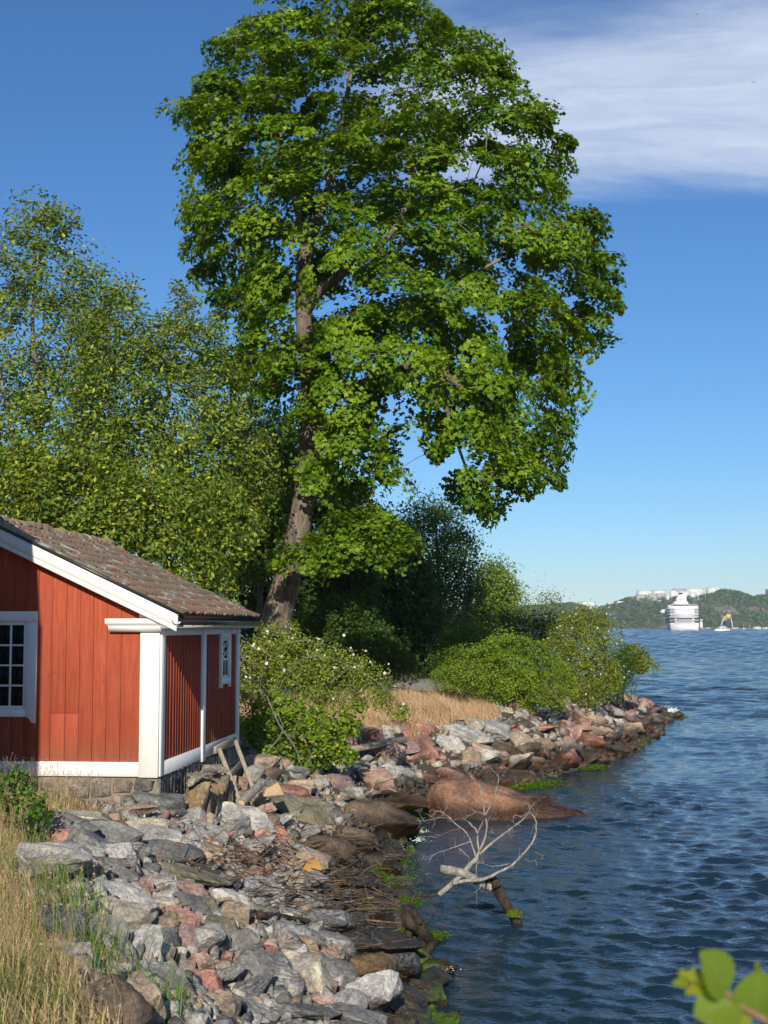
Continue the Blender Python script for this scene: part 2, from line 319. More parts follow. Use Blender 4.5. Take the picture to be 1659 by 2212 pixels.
# water: real ripples close by, finer relief in the material
rng = np.random.default_rng(3)
yy = np.concatenate([np.linspace(-40, 8, 30)[:-1], np.geomspace(8, 150, 720), np.geomspace(150, 2700, 400)[1:]])
uu = np.unique(np.concatenate([np.linspace(-0.10, 0.34, 200), np.linspace(-1.1, -0.10, 25), np.linspace(0.34, 1.15, 20)]))
sc_ = np.maximum(np.abs(yy), 8.0)
WX = sc_[:, None] * uu[None]; WY = np.repeat(yy[:, None], len(uu), 1)
near = np.clip((190 - WY) / 110, 0, 1) * np.clip((WY - 6) / 4, 0, 1)
t_w = shore_t(WX, WY); calm = np.clip(0.55 - t_w / 5.0, 0.4, 1.0)
WZ = np.zeros_like(WX); DX = np.zeros_like(WX); DY = np.zeros_like(WX)
for i in range(170):
    lam = 0.17 * (0.85 / 0.17) ** rng.random() if i < 110 else 0.7 * (3.2 / 0.7) ** rng.random(); k = 2 * math.pi / lam
    th = math.radians(-112) + rng.normal() * 0.55; kx, ky = k * math.cos(th), k * math.sin(th)
    amp = 0.0066 * lam ** 0.82 * (0.5 + rng.random()); ph = kx * WX + ky * WY + rng.random() * 6.283
    res = np.clip((lam / (0.0037 * sc_) - 2.0) / 2.5, 0, 1)[:, None]
    if i >= 110: res = res * np.clip((sc_ - 34) / 45, 0, 1)[:, None] * 1.15
    s_, c_ = np.sin(ph), np.cos(ph); WZ += amp * res * c_; DX -= 0.75 * amp * res * s_ * kx / k; DY -= 0.75 * amp * res * s_ * ky / k
gust = 0.75 + 0.35 * np.sin(0.23 * WX + 0.31 * WY) * np.sin(0.17 * WY - 0.4 * WX + 1.0)
lg = np.log(np.maximum(WY, 20)); fz = np.clip((WY - 90) / 120, 0, 1)
far_w = sum(np.sin(2 * math.pi * (lg / q + e * WX / np.maximum(WY, 20) * 40 + .3 * np.sin(WX * f + k))) * q for k, (q, e, f) in enumerate(((.031, .7, .11), (.037, -.5, .07), (.045, .3, .05), (.056, -.9, .03)))) * WY / 6.283 * .062
WZ *= near * calm * gust; WZ += far_w * fz; DX *= near * calm * gust; DY *= near * calm * gust
wi = np.arange(WX.size).reshape(WX.shape)
m, n_, l_, b_ = new_mat('sea_water'); t = NT(m); P_ = t.pos
b_.inputs['Base Color'].default_value = (0.010, 0.026, 0.042, 1); t.put(b_.inputs['Roughness'], t.ramp(t.node('ShaderNodeCameraData').outputs['View Distance'] if False else t.math('MULTIPLY', t.node('ShaderNodeSeparateXYZ', Vector=t.pos).outputs[1], 1.0), 30, 220, 0.04, 0.10)); b_.inputs['IOR'].default_value = 1.333
h1 = t.noise(t.mapping(P_, (0.75, 1.25, 1), rot=(0, 0, -0.35)), 2.1, 3, 0.5, 0.3); h2 = t.noise(t.mapping(P_, (0.8, 1.3, 1), rot=(0, 0, -0.2)), 9.5, 3, 0.55, 0.2); h3 = t.noise(t.mapping(P_, (0.5, 1.2, 1), rot=(0, 0, -0.4)), 0.5, 2, 0.5)
sy = t.node('ShaderNodeSeparateXYZ'); t.put(sy.inputs[0], P_); fary = t.ramp(sy.outputs[1], 25, 140)
hh = t.math('ADD', t.math('MULTIPLY', h1, t.ramp(sy.outputs[1], 20, 140, 0.016, 0.10)), t.math('ADD', t.math('MULTIPLY', h2, t.ramp(sy.outputs[1], 15, 90, 0.017, 0.05)), t.math('MULTIPLY', h3, t.math('MULTIPLY', fary, 0.5))))
t.put(b_.inputs['Normal'], t.bump(hh, 1.0, 1.0))
tag(mesh('water', np.stack([WX + DX, WY + DY, WZ], -1).reshape(-1, 3), np.stack([wi[:-1, :-1], wi[:-1, 1:], wi[1:, 1:], wi[1:, :-1]], -1).reshape(-1, 4), m, smooth=True), kind='structure')
# ------------------------------------------------------------------ the red shed
def red_paint():
    m, n, l, b = new_mat('red_paint'); t = NT(m); P = t.pos
    f = t.noise(t.mapping(P, (9, 9, 0.7)), 3.0, 6, 0.65, 0.3); g = t.noise(P, 1.1, 4, 0.6); k = t.noise(t.mapping(P, (1, 1, 0.5)), 12, 3)
    c = t.mix(t.ramp(f, 0.3, 0.7), (0.31, 0.062, 0.030), (0.45, 0.098, 0.046)); c = t.mix(t.ramp(t.rand, 0, 1, 0, 0.40, False), c, (0.29, 0.056, 0.032)); kn = t.node('ShaderNodeTexVoronoi', Scale=3.2); t.put(kn.inputs['Vector'], t.mapping(P, (2.2, 2.2, 1.0))); c = t.mix(t.ramp(kn.outputs['Distance'], 0.07, 0.04, 0, 0.45), c, (0.13, 0.03, 0.02)); st = t.noise(t.mapping(P, (6, 6, 0.35)), 2.0, 4, 0.6); c = t.mix(t.ramp(st, 0.60, 0.78, 0, 0.3), c, (0.20, 0.045, 0.028)); sz = t.node('ShaderNodeSeparateXYZ'); t.put(sz.inputs[0], P); c = t.mix(t.math('MULTIPLY', t.ramp(t.math('ADD', sz.outputs[2], t.math('MULTIPLY', g, 0.5)), 2.75, 2.3), 0.35), c, (0.30, 0.13, 0.08)); c = t.mix(t.ramp(g, 0.5, 0.75, 0, 0.4), c, (0.25, 0.055, 0.033)); c = t.mix(t.ramp(k, 0.68, 0.74, 0, 0.5), c, (0.20, 0.05, 0.03))
    t.put(b.inputs['Base Color'], c); b.inputs['Roughness'].default_value = 0.85; b.inputs['Specular IOR Level'].default_value = 0.2; t.put(b.inputs['Normal'], t.bump(f, 0.35, 0.006)); return m
def white_paint():
    m, n, l, b = new_mat('white_paint'); t = NT(m); P = t.pos
    f = t.noise(t.mapping(P, (8, 8, 1)), 4, 5, 0.6); g = t.noise(P, 2.3, 6, 0.7)
    c = t.mix(f, (0.72, 0.70, 0.64), (0.82, 0.81, 0.77)); c = t.mix(t.ramp(g, 0.58, 0.72, 0, 0.45), c, (0.50, 0.46, 0.38)); fl = t.noise(t.mapping(P, (14, 14, 2.2)), 5, 5, 0.75); c = t.mix(t.ramp(fl, 0.66, 0.72, 0, 0.6), c, (0.42, 0.37, 0.30))
    t.put(b.inputs['Base Color'], c); b.inputs['Roughness'].default_value = 0.6; t.put(b.inputs['Normal'], t.bump(f, 0.2, 0.004)); return m
def tile_mat():
    m, n, l, b = new_mat('clay_tile'); t = NT(m); P = t.pos
    g = t.noise(P, 0.8, 5, 0.65); f = t.noise(P, 9, 5, 0.7); rnd = t.rand
    c = t.mix(f, (0.155, 0.110, 0.072), (0.27, 0.205, 0.14)); red = t.math('ADD', t.math('MULTIPLY', rnd, 0.55), t.math('MULTIPLY', g, 0.9)); c = t.mix(t.ramp(red, 0.76, 1.0, 0, 0.9), c, t.mix(f, (0.25, 0.085, 0.05), (0.40, 0.165, 0.10)))
    bl = t.noise(P, 5.0, 3, 0.5); c = t.mix(t.ramp(bl, 0.57, 0.63, 0, 0.8), c, t.mix(f, (0.32, 0.31, 0.26), (0.52, 0.50, 0.44))); mo = t.noise(P, 0.6, 3); c = t.mix(t.ramp(mo, 0.52, 0.66, 0, 0.5), c, (0.13, 0.12, 0.06))
    t.put(b.inputs['Base Color'], c); b.inputs['Roughness'].default_value = 0.92; t.put(b.inputs['Normal'], t.bump(f, 0.6, 0.01)); return m
M['red'] = red_paint(); M['white'] = white_paint(); M['tile'] = tile_mat()
M['gutter'] = plain('black_gutter', (0.025, 0.026, 0.028), 0.35, 0.5); M['shadow_gap'] = plain('shadow_backing', (0.03, 0.015, 0.012), 0.9)  # near-black backing: shade of the board gaps is put into its colour
M['mortar'] = plain('lime_mortar', (0.26, 0.215, 0.165), 0.95, 0.1, vary=0.25, scale=12, bump=0.5)
m, n_, l_, b_ = new_mat('window_glass'); b_.inputs['Base Color'].default_value = (0.006, 0.007, 0.007, 1); b_.inputs['Roughness'].default_value = 0.06; b_.inputs['IOR'].default_value = 1.25; M['glass'] = m

house = empty('red_shed', (-3.21, 20.0, 1.88), R(-5.3), 'red plank shed with white trim and mossy clay tile roof on a stone footing', 'shed')
SL = 0.47; GW, GL = 5.26, 5.58                      # roof slope, gable width, length of the long wall
zr = lambda x: 2.32 + SL * (0.30 - x) if x > -2.63 else 2.32 + SL * (0.30 - (-5.26 - x))
g = Geo(); g.prism([(-GW + .02, 0.0), (-.04, 0.0), (-.04, zr(-.04) - .2), (-2.63, zr(-2.63) - .2), (-GW + .02, zr(-GW + .02) - .2)], 0.03, GL - .03); g.out('wall', M['shadow_gap'], house)
rh = np.random.default_rng(5)
def gable_board(x0, x1, z0, z1a, z1b):
    y = -0.005 + 0.005 * rh.random(); b = Geo(); b.prism([(x0 + .0025, z0), (x1 - .0025, z0), (x1 - .0025, z1b), (x0 + .0025, z1a)], y - .012, .03); b.out('board', M['red'], house, bevel=0.003)
xb = -GW + 0.30; k = 0
while xb < -.283:
    w = min(0.2 + 0.012 * rh.normal(), -.280 - xb)
    if -.280 - xb - w < .08: w = -.280 - xb
    x1 = xb + w; za, zb = zr(xb) - .17, zr(x1) - .17
    inside = xb > -3.30 and x1 < -1.95
    if inside: gable_board(xb, x1, .208, .84, .84); gable_board(xb, x1, 2.335, za, zb)
    elif -1.72 < xb < -1.2: gable_board(xb, x1, .208, .888, .888); gable_board(xb, x1, .892, za, zb)
    else: gable_board(xb, x1, .208, za, zb)
    xb = x1; k += 1
def board(name, x0, x1, y0, y1, z0, z1, mat='white', bevel=0.004, parent=None): return Geo().box(x0, x1, y0, y1, z0, z1).out(name, M[mat], parent or house, bevel=bevel)
board('base_board', -GW, -.280, -.045, .03, 0, .205)
board('corner_board', -.278, .004, -.05, .0, -.01, 2.14); board('corner_board', -.03, .03, .002, .22, .0, 2.10)
board('corner_board', -GW - .04, -GW + .30, -.05, .0, -.01, 2.14)
board('base_board', -.02, .027, .222, GL - .15, .0, .205)
board('post', -.02, .055, 2.60, 2.80, -.04, 2.10); board('corner_board', -.03, .05, GL - .148, GL + .03, -.01, 2.10)
board('frieze_board', -.02, .028, .222, 2.598, 2.0, 2.10); board('frieze_board', -.02, .028, 2.802, GL - .15, 2.0, 2.10)
y = .222
while y < GL - .16:                                  # upright boards and narrow battens of the long wall
    w = min(.155 + .015 * rh.normal(), GL - .15 - y); 
    if y + w < 2.6 or y > 2.79 or True:
        spans = [(y + .002, y + w - .002)]
        for a, b in spans:
            if a < 2.6 < b: b = 2.598
            if a < 2.8 < b: a = 2.802
            if 2.598 < a < 2.80 and b <= 2.80 or b - a < .02: continue
            z1 = 1.998
            Geo().box(-.02, .008 + .004 * rh.random(), a, b, .207, z1).out('board', M['red'], house)
            if b < GL - .2 and not 2.55 < b < 2.86 and not 3.9 < b < 4.78: Geo().box(.0, .025, b - .018, b + .022, .207, z1).out('batten', M['red'], house, bevel=0.004)
            if 3.9 < b < 4.78: Geo().box(.0, .025, b - .018, b + .022, .207, 1.12).out('batten', M['red'], house, bevel=0.004)
    y += w
# eaves moulding returned on to the gable
c = Geo(); c.box(-.77, .07, -.17, -.054, 2.165, 2.245); c.box(-.75, .06, -.15, -.054, 2.145, 2.163); c.out('cornice', M['white'], house, bevel=.006)
c = Geo(); c.prism([(-.054, 2.143), (-.14, 2.143), (-.135, 2.10), (-.10, 2.06), (-.054, 2.05)], -.73, .058, 'x'); c.out('cornice_moulding', M['white'], house, smooth=False)
board('box_end', -.30, .02, -.05, .0, 2.25, 2.42)
# barge boards, soffit and roof deck
for sgn in (1, -1):
    fx = lambda x: x if sgn > 0 else -GW - x
    P4 = lambda lo, hi, xa, xb: [(fx(xa), 2.32 + SL * (.30 - xa) - lo), (fx(xb), 2.32 + SL * (.30 - xb) - lo), (fx(xb), 2.32 + SL * (.30 - xb) - hi), (fx(xa), 2.32 + SL * (.30 - xa) - hi)]
    Geo().prism(P4(.015, .185, -2.628, .31), -.235, -.20).out('barge_board', M['white'], house, bevel=.004)
    Geo().prism(P4(.187, .265, -2.628, .29), -.222, -.195).out('barge_board', M['white'], house, bevel=.004)
    Geo().prism(P4(.19, .24, -2.628, .10), -.193, .03).out('soffit', M['white'], house)
    Geo().prism(P4(.03, .10, -2.629, .30), -.193, GL + .55).out('roof_deck', M['shadow_gap'], house)
    Geo().prism(P4(-.035, .013, -2.628, .32), -.245, -.21).out('verge_strip', M['gutter'], house)
c = Geo(); c.prism([(.048, 2.102), (.30, 2.12), (.30, 2.20), (.048, 2.24)], -.19, GL + .5, 'y'); c.out('soffit', M['white'], house)
# roof tiles: 27 to a row, 11 rows, each one a piece; the ones at the far gable joined
tw, tl, ex = .238, .375, .302; prof = [(-.5, 0.0), (-.42, .012), (-.25, .002), (-.08, -.002), (.08, .012), (.22, .036), (.36, .044), (.48, .026), (.54, .004)]
tv_, tf_ = [], []
for yy_, lift in ((0.0, 0.014), (tl, -.012)):
    for u, h in prof: tv_.append((u * tw, yy_, h + lift))
for u, h in prof: tv_.append((u * tw, 0.0, h + .014 - .016))
npf = len(prof); tf_ = [(i, i + 1, npf + i + 1, npf + i) for i in range(npf - 1)] + [(2 * npf + i, 2 * npf + i + 1, i + 1, i) for i in range(npf - 1)]
roof = Geo().prism([(.28, 2.32 - .028), (-2.62, 2.32 + SL * 2.92 - .028), (-2.62, 2.32 + SL * 2.92 - .02), (.28, 2.32 - .02)], -.19, GL + .54).out('roof', M['tile'], house)
tproto = mesh('tile', tv_, tf_, M['tile'], roof, smooth=True); tme = tproto.data; COL.objects.unlink(tproto); bpy.data.objects.remove(tproto)
ang = math.atan(SL); up_s = np.array([-math.cos(ang), 0, math.sin(ang)]); nrm = np.array([math.sin(ang), 0, math.cos(ang)])
rest_v, rest_f = [], []; count = 0
ncol = int((GL + .55 + .19) / (tw * .985))
for ci in range(ncol):
    for ri in range(11):
        base = np.array([.335, -.15 + ci * tw * .985 + .06, 2.32 - SL * .035 + .002]) + up_s * (ri * ex - .01 + .008 * rh.normal()) + nrm * .008
        yaw = .012 * rh.normal()
        mt = Matrix(((0, up_s[0], nrm[0], base[0]), (1, 0, 0, base[1]), (0, up_s[2], nrm[2], base[2]), (0, 0, 0, 1))) @ Matrix.Rotation(yaw, 4, 'Z') @ Matrix.Rotation(.02 * rh.normal(), 4, 'X')
        # (tile x runs along the eaves, y up the slope)
        if count < 300:
            o = link('tile', tme, roof); o.matrix_local = mt; count += 1
        else:
            a = np.array([mt @ Vector(v) for v in tv_]); rest_f += [tuple(i + len(rest_v) for i in f) for f in tf_]; rest_v += list(a)
if rest_v: tag(mesh('rear_tile', rest_v, rest_f, M['tile'], roof, smooth=True), kind='stuff')
a_ = np.linspace(0, math.pi, 8); rv = []
for yy_, rr in ((0, .125), (.36, .105)):
    rv += [(rr * math.cos(q), yy_, rr * .85 * math.sin(q)) for q in a_]
rv += [(.108 * math.cos(q), 0, .108 * .8 * math.sin(q)) for q in a_]
rf = [(i, i + 1, 9 + i, 8 + i) for i in range(7)] + [(16 + i, 17 + i, i + 1, i) for i in range(7)]
rp = mesh('ridge_tile', rv, rf, M['tile'], roof, smooth=True); rme = rp.data; bpy.data.objects.remove(rp)
for i in range(21):
    o = link('ridge_tile', rme, roof); o.location = (-2.63 + .008 * rh.normal(), -.22 + i * .305, zr(-2.63) - .015 + .012 * rh.normal()); o.rotation_euler = (.06 + .05 * rh.normal(), .05 * rh.normal(), .05 * rh.normal())
# gutter along the eaves
gp = [(.30 + .075 * math.cos(q), 2.225 + .075 * math.sin(q)) for q in np.linspace(math.pi, 2 * math.pi, 9)]; gin = [(.30 + .066 * math.cos(q), 2.228 + .066 * math.sin(q)) for q in np.linspace(2 * math.pi, math.pi, 9)]
gutter = Geo().prism(gp + gin, -.24, GL + .58).out('gutter', M['gutter'], house)
for i in range(9):
    q = -.05 + i * .75; Geo().prism([(.30 + .082 * math.cos(w), 2.222 + .082 * math.sin(w)) for w in np.linspace(math.pi, 2 * math.pi, 9)] + [(.30 + .078 * math.cos(w), 2.222 + .078 * math.sin(w)) for w in np.linspace(2 * math.pi, math.pi, 9)], q, q + .03).out('gutter_bracket', M['gutter'], gutter)
# big gable window
win = Geo(); zb, zt = .835, 2.35; x0, x1 = -3.46, -1.80
win.box(x0, x1, -.062, -.019, zt - .15, zt); win.box(x0, x0 + .15, -.062, -.019, zb + .11, zt - .152)
for q in (x1 - .15, x0):
    s = -1 if q == x0 else 1; xi, xo = (x1 - .15, x1) if s > 0 else (x0 + .15, x0)
    pts = [(xo, zb - .09), (xo, zt - .152), (xi, zt - .152), (xi, zb + .112), (xi - s * .0, zb), (xi + s * .03, zb - .005), (xi + s * .06, zb - .03), (xi + s * .08, zb - .065), (xi + s * .105, zb - .085)]
    if s > 0: win.prism(pts, -.062, -.019)
    else: win.prism([(xo, zb - .09), (xi - .105, zb - .085), (xi - .08, zb - .065), (xi - .06, zb - .03), (xi - .03, zb), (xi, zb), (xi, zb + .11), (xo, zb + .11)], -.062, -.019)
win.box(x0 + .152, x1 - .152, -.062, -.019, zb, zb + .11)
window = win.out('window', M['white'], house, bevel=.004)
sx0, sx1, sz0, sz1 = x0 + .154, x1 - .154, zb + .112, zt - .154
def sash(x0, x1, z0, z1, nc, nr, parent):
    fr = Geo(); e = .045; fr.box(x0, x0 + e, -.04, -.002, z0, z1); fr.box(x1 - e, x1, -.04, -.002, z0, z1); fr.box(x0 + e, x1 - e, -.04, -.002, z0, z0 + e); fr.box(x0 + e, x1 - e, -.04, -.002, z1 - e, z1); fr.out('sash', M['white'], parent, bevel=.003)
    pw, ph = (x1 - x0 - 2 * e) / nc, (z1 - z0 - 2 * e) / nr
    for i in range(1, nc): board('muntin', x0 + e + i * pw - .014, x0 + e + i * pw + .014, -.036, -.004, z0 + e + .001, z1 - e - .001, parent=parent, bevel=.003)
    for j in range(1, nr):
        for i in range(nc): board('muntin', x0 + e + i * pw + (.0145 if i else .001), x0 + e + (i + 1) * pw - (.0145 if i < nc - 1 else .001), -.034, -.006, z0 + e + j * ph - .013, z0 + e + j * ph + .013, parent=parent, bevel=.003)
    for j in range(nr):
        for i in range(nc):
            p = Geo().box(x0 + e + i * pw + .003, x0 + e + (i + 1) * pw - .003, -.016, -.012, z0 + e + j * ph + .003, z0 + e + (j + 1) * ph - .003).out('pane', M['glass'], parent); 
mid = (sx0 + sx1) / 2
sash(sx0, mid - .001, sz0, sz1, 3, 4, window); sash(mid + .001, sx1, sz0, sz1, 3, 4, window)
# narrow window of the long wall, lozenge glazing in its upper half
w2 = Geo(); a0, a1, b0, b1 = 3.95, 4.74, 1.14, 2.04
w2.box(.012, .07, a0, a0 + .1, b0 - .06, b1); w2.box(.012, .07, a1 - .1, a1, b0 - .06, b1); w2.box(.012, .07, a0 + .102, a1 - .102, b1 - .11, b1); w2.box(.012, .075, a0 + .102, a1 - .102, b0, b0 + .1)
win2 = w2.out('window', M['white'], house, bevel=.004)
i0, i1, j0, j1 = a0 + .105, a1 - .105, b0 + .105, b1 - .115; jm = (j0 + j1) / 2 - .02
f = Geo(); f.box(.02, .05, i0, i0 + .05, j0, j1); f.box(.02, .05, i1 - .05, i1, j0, j1); f.box(.02, .05, i0 + .05, i1 - .05, j0, j0 + .04); f.box(.02, .05, i0 + .05, i1 - .05, j1 - .04, j1); f.box(.02, .05, i0 + .05, i1 - .05, jm - .02, jm + .02); f.out('sash', M['white'], win2)
for zz0, zz1 in ((j0 + .04, jm - .02), (jm + .02, j1 - .04)): Geo().box(.028, .032, i0 + .052, i1 - .052, zz0, zz1).out('pane', M['glass'], win2)
ic = (i0 + i1) / 2; board('muntin', .033, .046, ic - .012, ic + .012, j0 + .041, jm - .021, parent=win2, bevel=0)
lz = Geo(); za, zb_ = jm + .021, j1 - .041; ya, yb = i0 + .051, i1 - .051
for k in range(2):
    z0_, z1_ = za + (zb_ - za) * k / 2, za + (zb_ - za) * (k + 1) / 2
    for (ya_, yb_) in ((ya, yb), (yb, ya)): lz.tube([(.040, ya_, z0_), (.040, yb_, z1_)], .011, 4)
lz.out('lozenge_muntin', M['white'], win2)
# stone footing: each stone a piece, mortar behind
foot = Geo().box(-GW + .06, -.02, .0, .35, -.75, -.012); foot.box(-.37, -.02, .35, GL - .02, -1.05, -.012); foot = foot.out('footing', M['mortar'], house)
def poly_stone(poly, d0, d1, axis, parent, col, band=0.2, name='stone'):
    cx_, cy_ = np.mean(poly, 0); gg = Geo(); ins = [(cx_ + (a - cx_) * .86, cy_ + (b - cy_) * .86) for a, b in poly]; n = len(poly)
    jit = lambda: .012 * rh.normal()
    if axis == 'y': v = [(a, d0 + .05, b) for a, b in poly] + [(a, d1 + .022 + jit() * .5, b) for a, b in poly] + [(a, d1 + jit(), b) for a, b in ins]
    else: v = [(d0 - .05, a, b) for a, b in poly] + [(d1 - .022 + jit() * .5, a, b) for a, b in poly] + [(d1 + jit(), a, b) for a, b in ins]
    fs = [(i, (i + 1) % n, n + (i + 1) % n, n + i) for i in range(n)] + [(n + i, n + (i + 1) % n, 2 * n + (i + 1) % n, 2 * n + i) for i in range(n)] + [tuple(range(2 * n, 3 * n))]
    o = gg.add(v, fs).out(name, M['rock'], parent); o.color = (*col, band); return o
def irregular(x0, x1, z0, z1, k=.02):
    r = lambda: 1.3 * k * rh.normal()
    return [(x0 + abs(r()) + .006, z0 + abs(r())), ((x0 + x1) / 2 + r(), z0 + r() * .5 + .004), (x1 - abs(r()) - .006, z0 + abs(r())), (x1 - abs(r()) - .006, (z0 + z1) / 2 + r()), (x1 - abs(r()) - .006, z1 - abs(r()) - .004), ((x0 + x1) / 2 + r(), z1 - .004), (x0 + abs(r()) + .006, z1 - abs(r()) - .004), (x0 + .006, (z0 + z1) / 2 + r())]
greys = [(.17, .15, .135), (.21, .185, .155), (.25, .20, .155), (.14, .135, .13), (.28, .21, .16)]
x = -GW + .07
while x < -.05:
    w = min(.22 + .2 * rh.random(), -.03 - x); h1 = -.16 - .16 * rh.random()
    if -.03 - x - w < .1: w = -.03 - x
    poly_stone(irregular(x, x + w, h1, -.014), .0, -.035, 'y', foot, greys[rh.integers(5)])
    for a, b in ((x, x + w * (.4 + .25 * rh.random())), (0, 0)):
        if a: poly_stone(irregular(a, b, -.62, h1 - .008), .0, -.04, 'y', foot, greys[rh.integers(5)]); poly_stone(irregular(b, x + w, -.6, h1 - .008), .0, -.03, 'y', foot, greys[rh.integers(5)])
    x += w
yq = .0
while yq < GL - .1:
    w = min(.12 + .16 * rh.random(), GL - .03 - yq)
    if GL - .03 - yq - w < .08: w = GL - .03 - yq
    h1 = -.32 - .2 * rh.random()
    poly_stone(irregular(yq, yq + w, h1, -.014, .012), -.02, .015, 'x', foot, greys[rh.integers(5)]); poly_stone(irregular(yq, yq + w, -.95, h1 - .006, .012), -.02, .03, 'x', foot, greys[rh.integers(5)])
    yq += w
# unseen shed, put in out of frame and sized to cast the gable's shadow
nb = empty('unseen_shed', (-5.20, 14.0, 1.8), 0, 'unseen tall red shed put in to cast the shadow on the gable', 'shed')
Geo().box(-4.2, 0, 0, 2.8, -.4, 5.2).out('wall', M['red'], nb)
Geo().prism([(-4.6, 5.1), (.02, 5.1), (-2.1, 6.6)], -.3, 3.0).out('roof', M['tile'], nb)
for x_ in (-.16, -4.24): Geo().box(x_, x_ + .2, -.03, .0, -.1, 5.1).out('corner_board', M['white'], nb)
# ------------------------------------------------------------------ rocks
rr = np.random.default_rng(21)
def make_rock_mesh(seed, kind):
    r = np.random.default_rng(seed); n = 17 if kind != 'round' else 30
    q = r.normal(size=(n, 3)); q /= np.linalg.norm(q, axis=1, keepdims=True); e = 0.45 if kind == 'block' else 0.62 if kind == 'slab' else 0.95
    q = np.sign(q) * np.abs(q) ** e; q /= np.abs(q).max(0)
    q *= .78 + .3 * r.random((n, 1)); q[:, :2] += .25 * q[:, 2:] * r.normal(size=2)
    bm = bmesh.new(); [bm.verts.new(p) for p in q]; bmesh.ops.convex_hull(bm, input=list(bm.verts)); 
    lone = [v for v in bm.verts if not v.link_faces]; bmesh.ops.delete(bm, geom=lone, context='VERTS')
    bmesh.ops.dissolve_limit(bm, angle_limit=R(24), verts=list(bm.verts), edges=list(bm.edges))
    bmesh.ops.bevel(bm, geom=list(bm.edges), offset=.075 if kind != 'round' else .16, segments=1, affect='EDGES', clamp_overlap=True)
    bmesh.ops.triangulate(bm, faces=list(bm.faces))
    bmesh.ops.subdivide_edges(bm, edges=[x for x in bm.edges if x.calc_length() > .3], cuts=1, use_grid_fill=False)
    bmesh.ops.triangulate(bm, faces=list(bm.faces))
    bmesh.ops.subdivide_edges(bm, edges=[x for x in bm.edges if x.calc_length() > .3], cuts=1, use_grid_fill=False)
    bmesh.ops.triangulate(bm, faces=list(bm.faces)); bm.normal_update()
    off = Vector((seed * 3.1, seed * 1.7, 0)); 
    mv = [(v, v.normal * (.10 * mnoise.fractal(v.co * 2.2 + off, .9, 2.2, 4) + .03 * mnoise.noise(v.co * 7 + off))) for v in bm.verts]
    for v, d in mv: v.co += d
    co = np.array([v.co for v in bm.verts]); s = np.abs(co).max(0)
    for v in bm.verts: v.co = Vector((v.co.x / s[0], v.co.y / s[1], v.co.z / s[2]))
    me = bpy.data.meshes.new('rock'); bm.to_mesh(me); bm.free(); me.materials.append(M['rock'])
    if kind == 'round': me.polygons.foreach_set('use_smooth', np.ones(len(me.polygons), bool))
    return me
ROCKS = {k: [make_rock_mesh(i + 100 * j, k) for i in range(9)] for j, k in enumerate(('slab', 'block', 'round'))}
TONES = {'grey': [(.30, .29, .265), (.25, .245, .23), (.37, .35, .32)], 'dark grey': [(.14, .138, .132), (.17, .168, .16)], 'pale grey': [(.46, .44, .40), (.41, .395, .365)], 'cream': [(.48, .43, .34)],
         'pink': [(.46, .25, .19), (.40, .195, .145), (.48, .30, .24), (.43, .28, .22)], 'tan': [(.35, .27, .185), (.40, .31, .22)], 'brown': [(.17, .115, .075), (.14, .10, .07)], 'mauve': [(.29, .20, .19)], 'ochre': [(.27, .175, .075)], 'olive grey': [(.19, .175, .12)]}
LAND = {'bleached dead branch': (1.2, 18.6), 'leaning wooden trestle': (-2.2, 23.6), 'twig heap': (-1.7, 19.0), 'shed corner': (-2.8, 19.7), 'big brown boulder': (2.0, 31.2), 'weathered plank': (-.2, 33.5), 'green mossy stones': (.3, 19.5), 'pink clover': (-2.6, 11.8),
        'dry grass slope': (3.0, 40.5), 'feathery green bush': (4.4, 43.0), 'tip of the point': (13.0, 62.0), 'pink flowering rose bush': (7.6, 48.5), 'orange plastic scrap': (-.85, 18.6), 'root snag in the water': (.5, 16.5), 'cut log': (-1.9, 22.8), 'bottom edge of the photo': (-.6, 11.6), 'wall of upright stones': (-2.6, 21.3), 'overhanging alder branch': (10.6, 54.0), 'grey-stemmed hazel bush': (-1.3, 28.0)}
rocks = []       # (x, y, z, sx, sy, sz, rot, tone, kind)
occ = []         # footprints taken
def place(x, y, z, s, rot, tone, kind, dup=.80):
    rocks.append(dict(p=(x, y, z), s=s, rot=rot, tone=tone, kind=kind)); occ.append((x, y, max(s[0], s[1]) * dup))
def hero(px, py, w, h, tone, kind='block', tilt=0.0, lift=0.0):
    p = on_ground(px, py + h * .25); d = p[1]; k = d / FPX; wm, hm = w * k, h * k
    wm *= 1.24; hm *= 1.05; sy = max(.36 * wm, .95 * hm) * .66; sz = max(.62 * hm, .18 * wm) * (.78 if kind == 'slab' else .95)
    z = max(ground(p[0], p[1]), -.05) + sz * .55 + lift
    place(p[0], p[1], z, (wm * .54, sy, sz), (R(8) * rr.normal() + R(18), tilt, R(14) * rr.normal()), tone, kind)
A = lambda x, y, w, h: (x * .31645, 1633.3 + y * .31645, w * .31645, h * .31645)
B = lambda x, y, w, h: (466.7 + x * .3407, 1458.3 + y * .3407, w * .3407, h * .3407)
D5 = lambda x, y, w, h: (758.3 + x * .4571, 1166.7 + y * .4571, w * .4571, h * .4571)
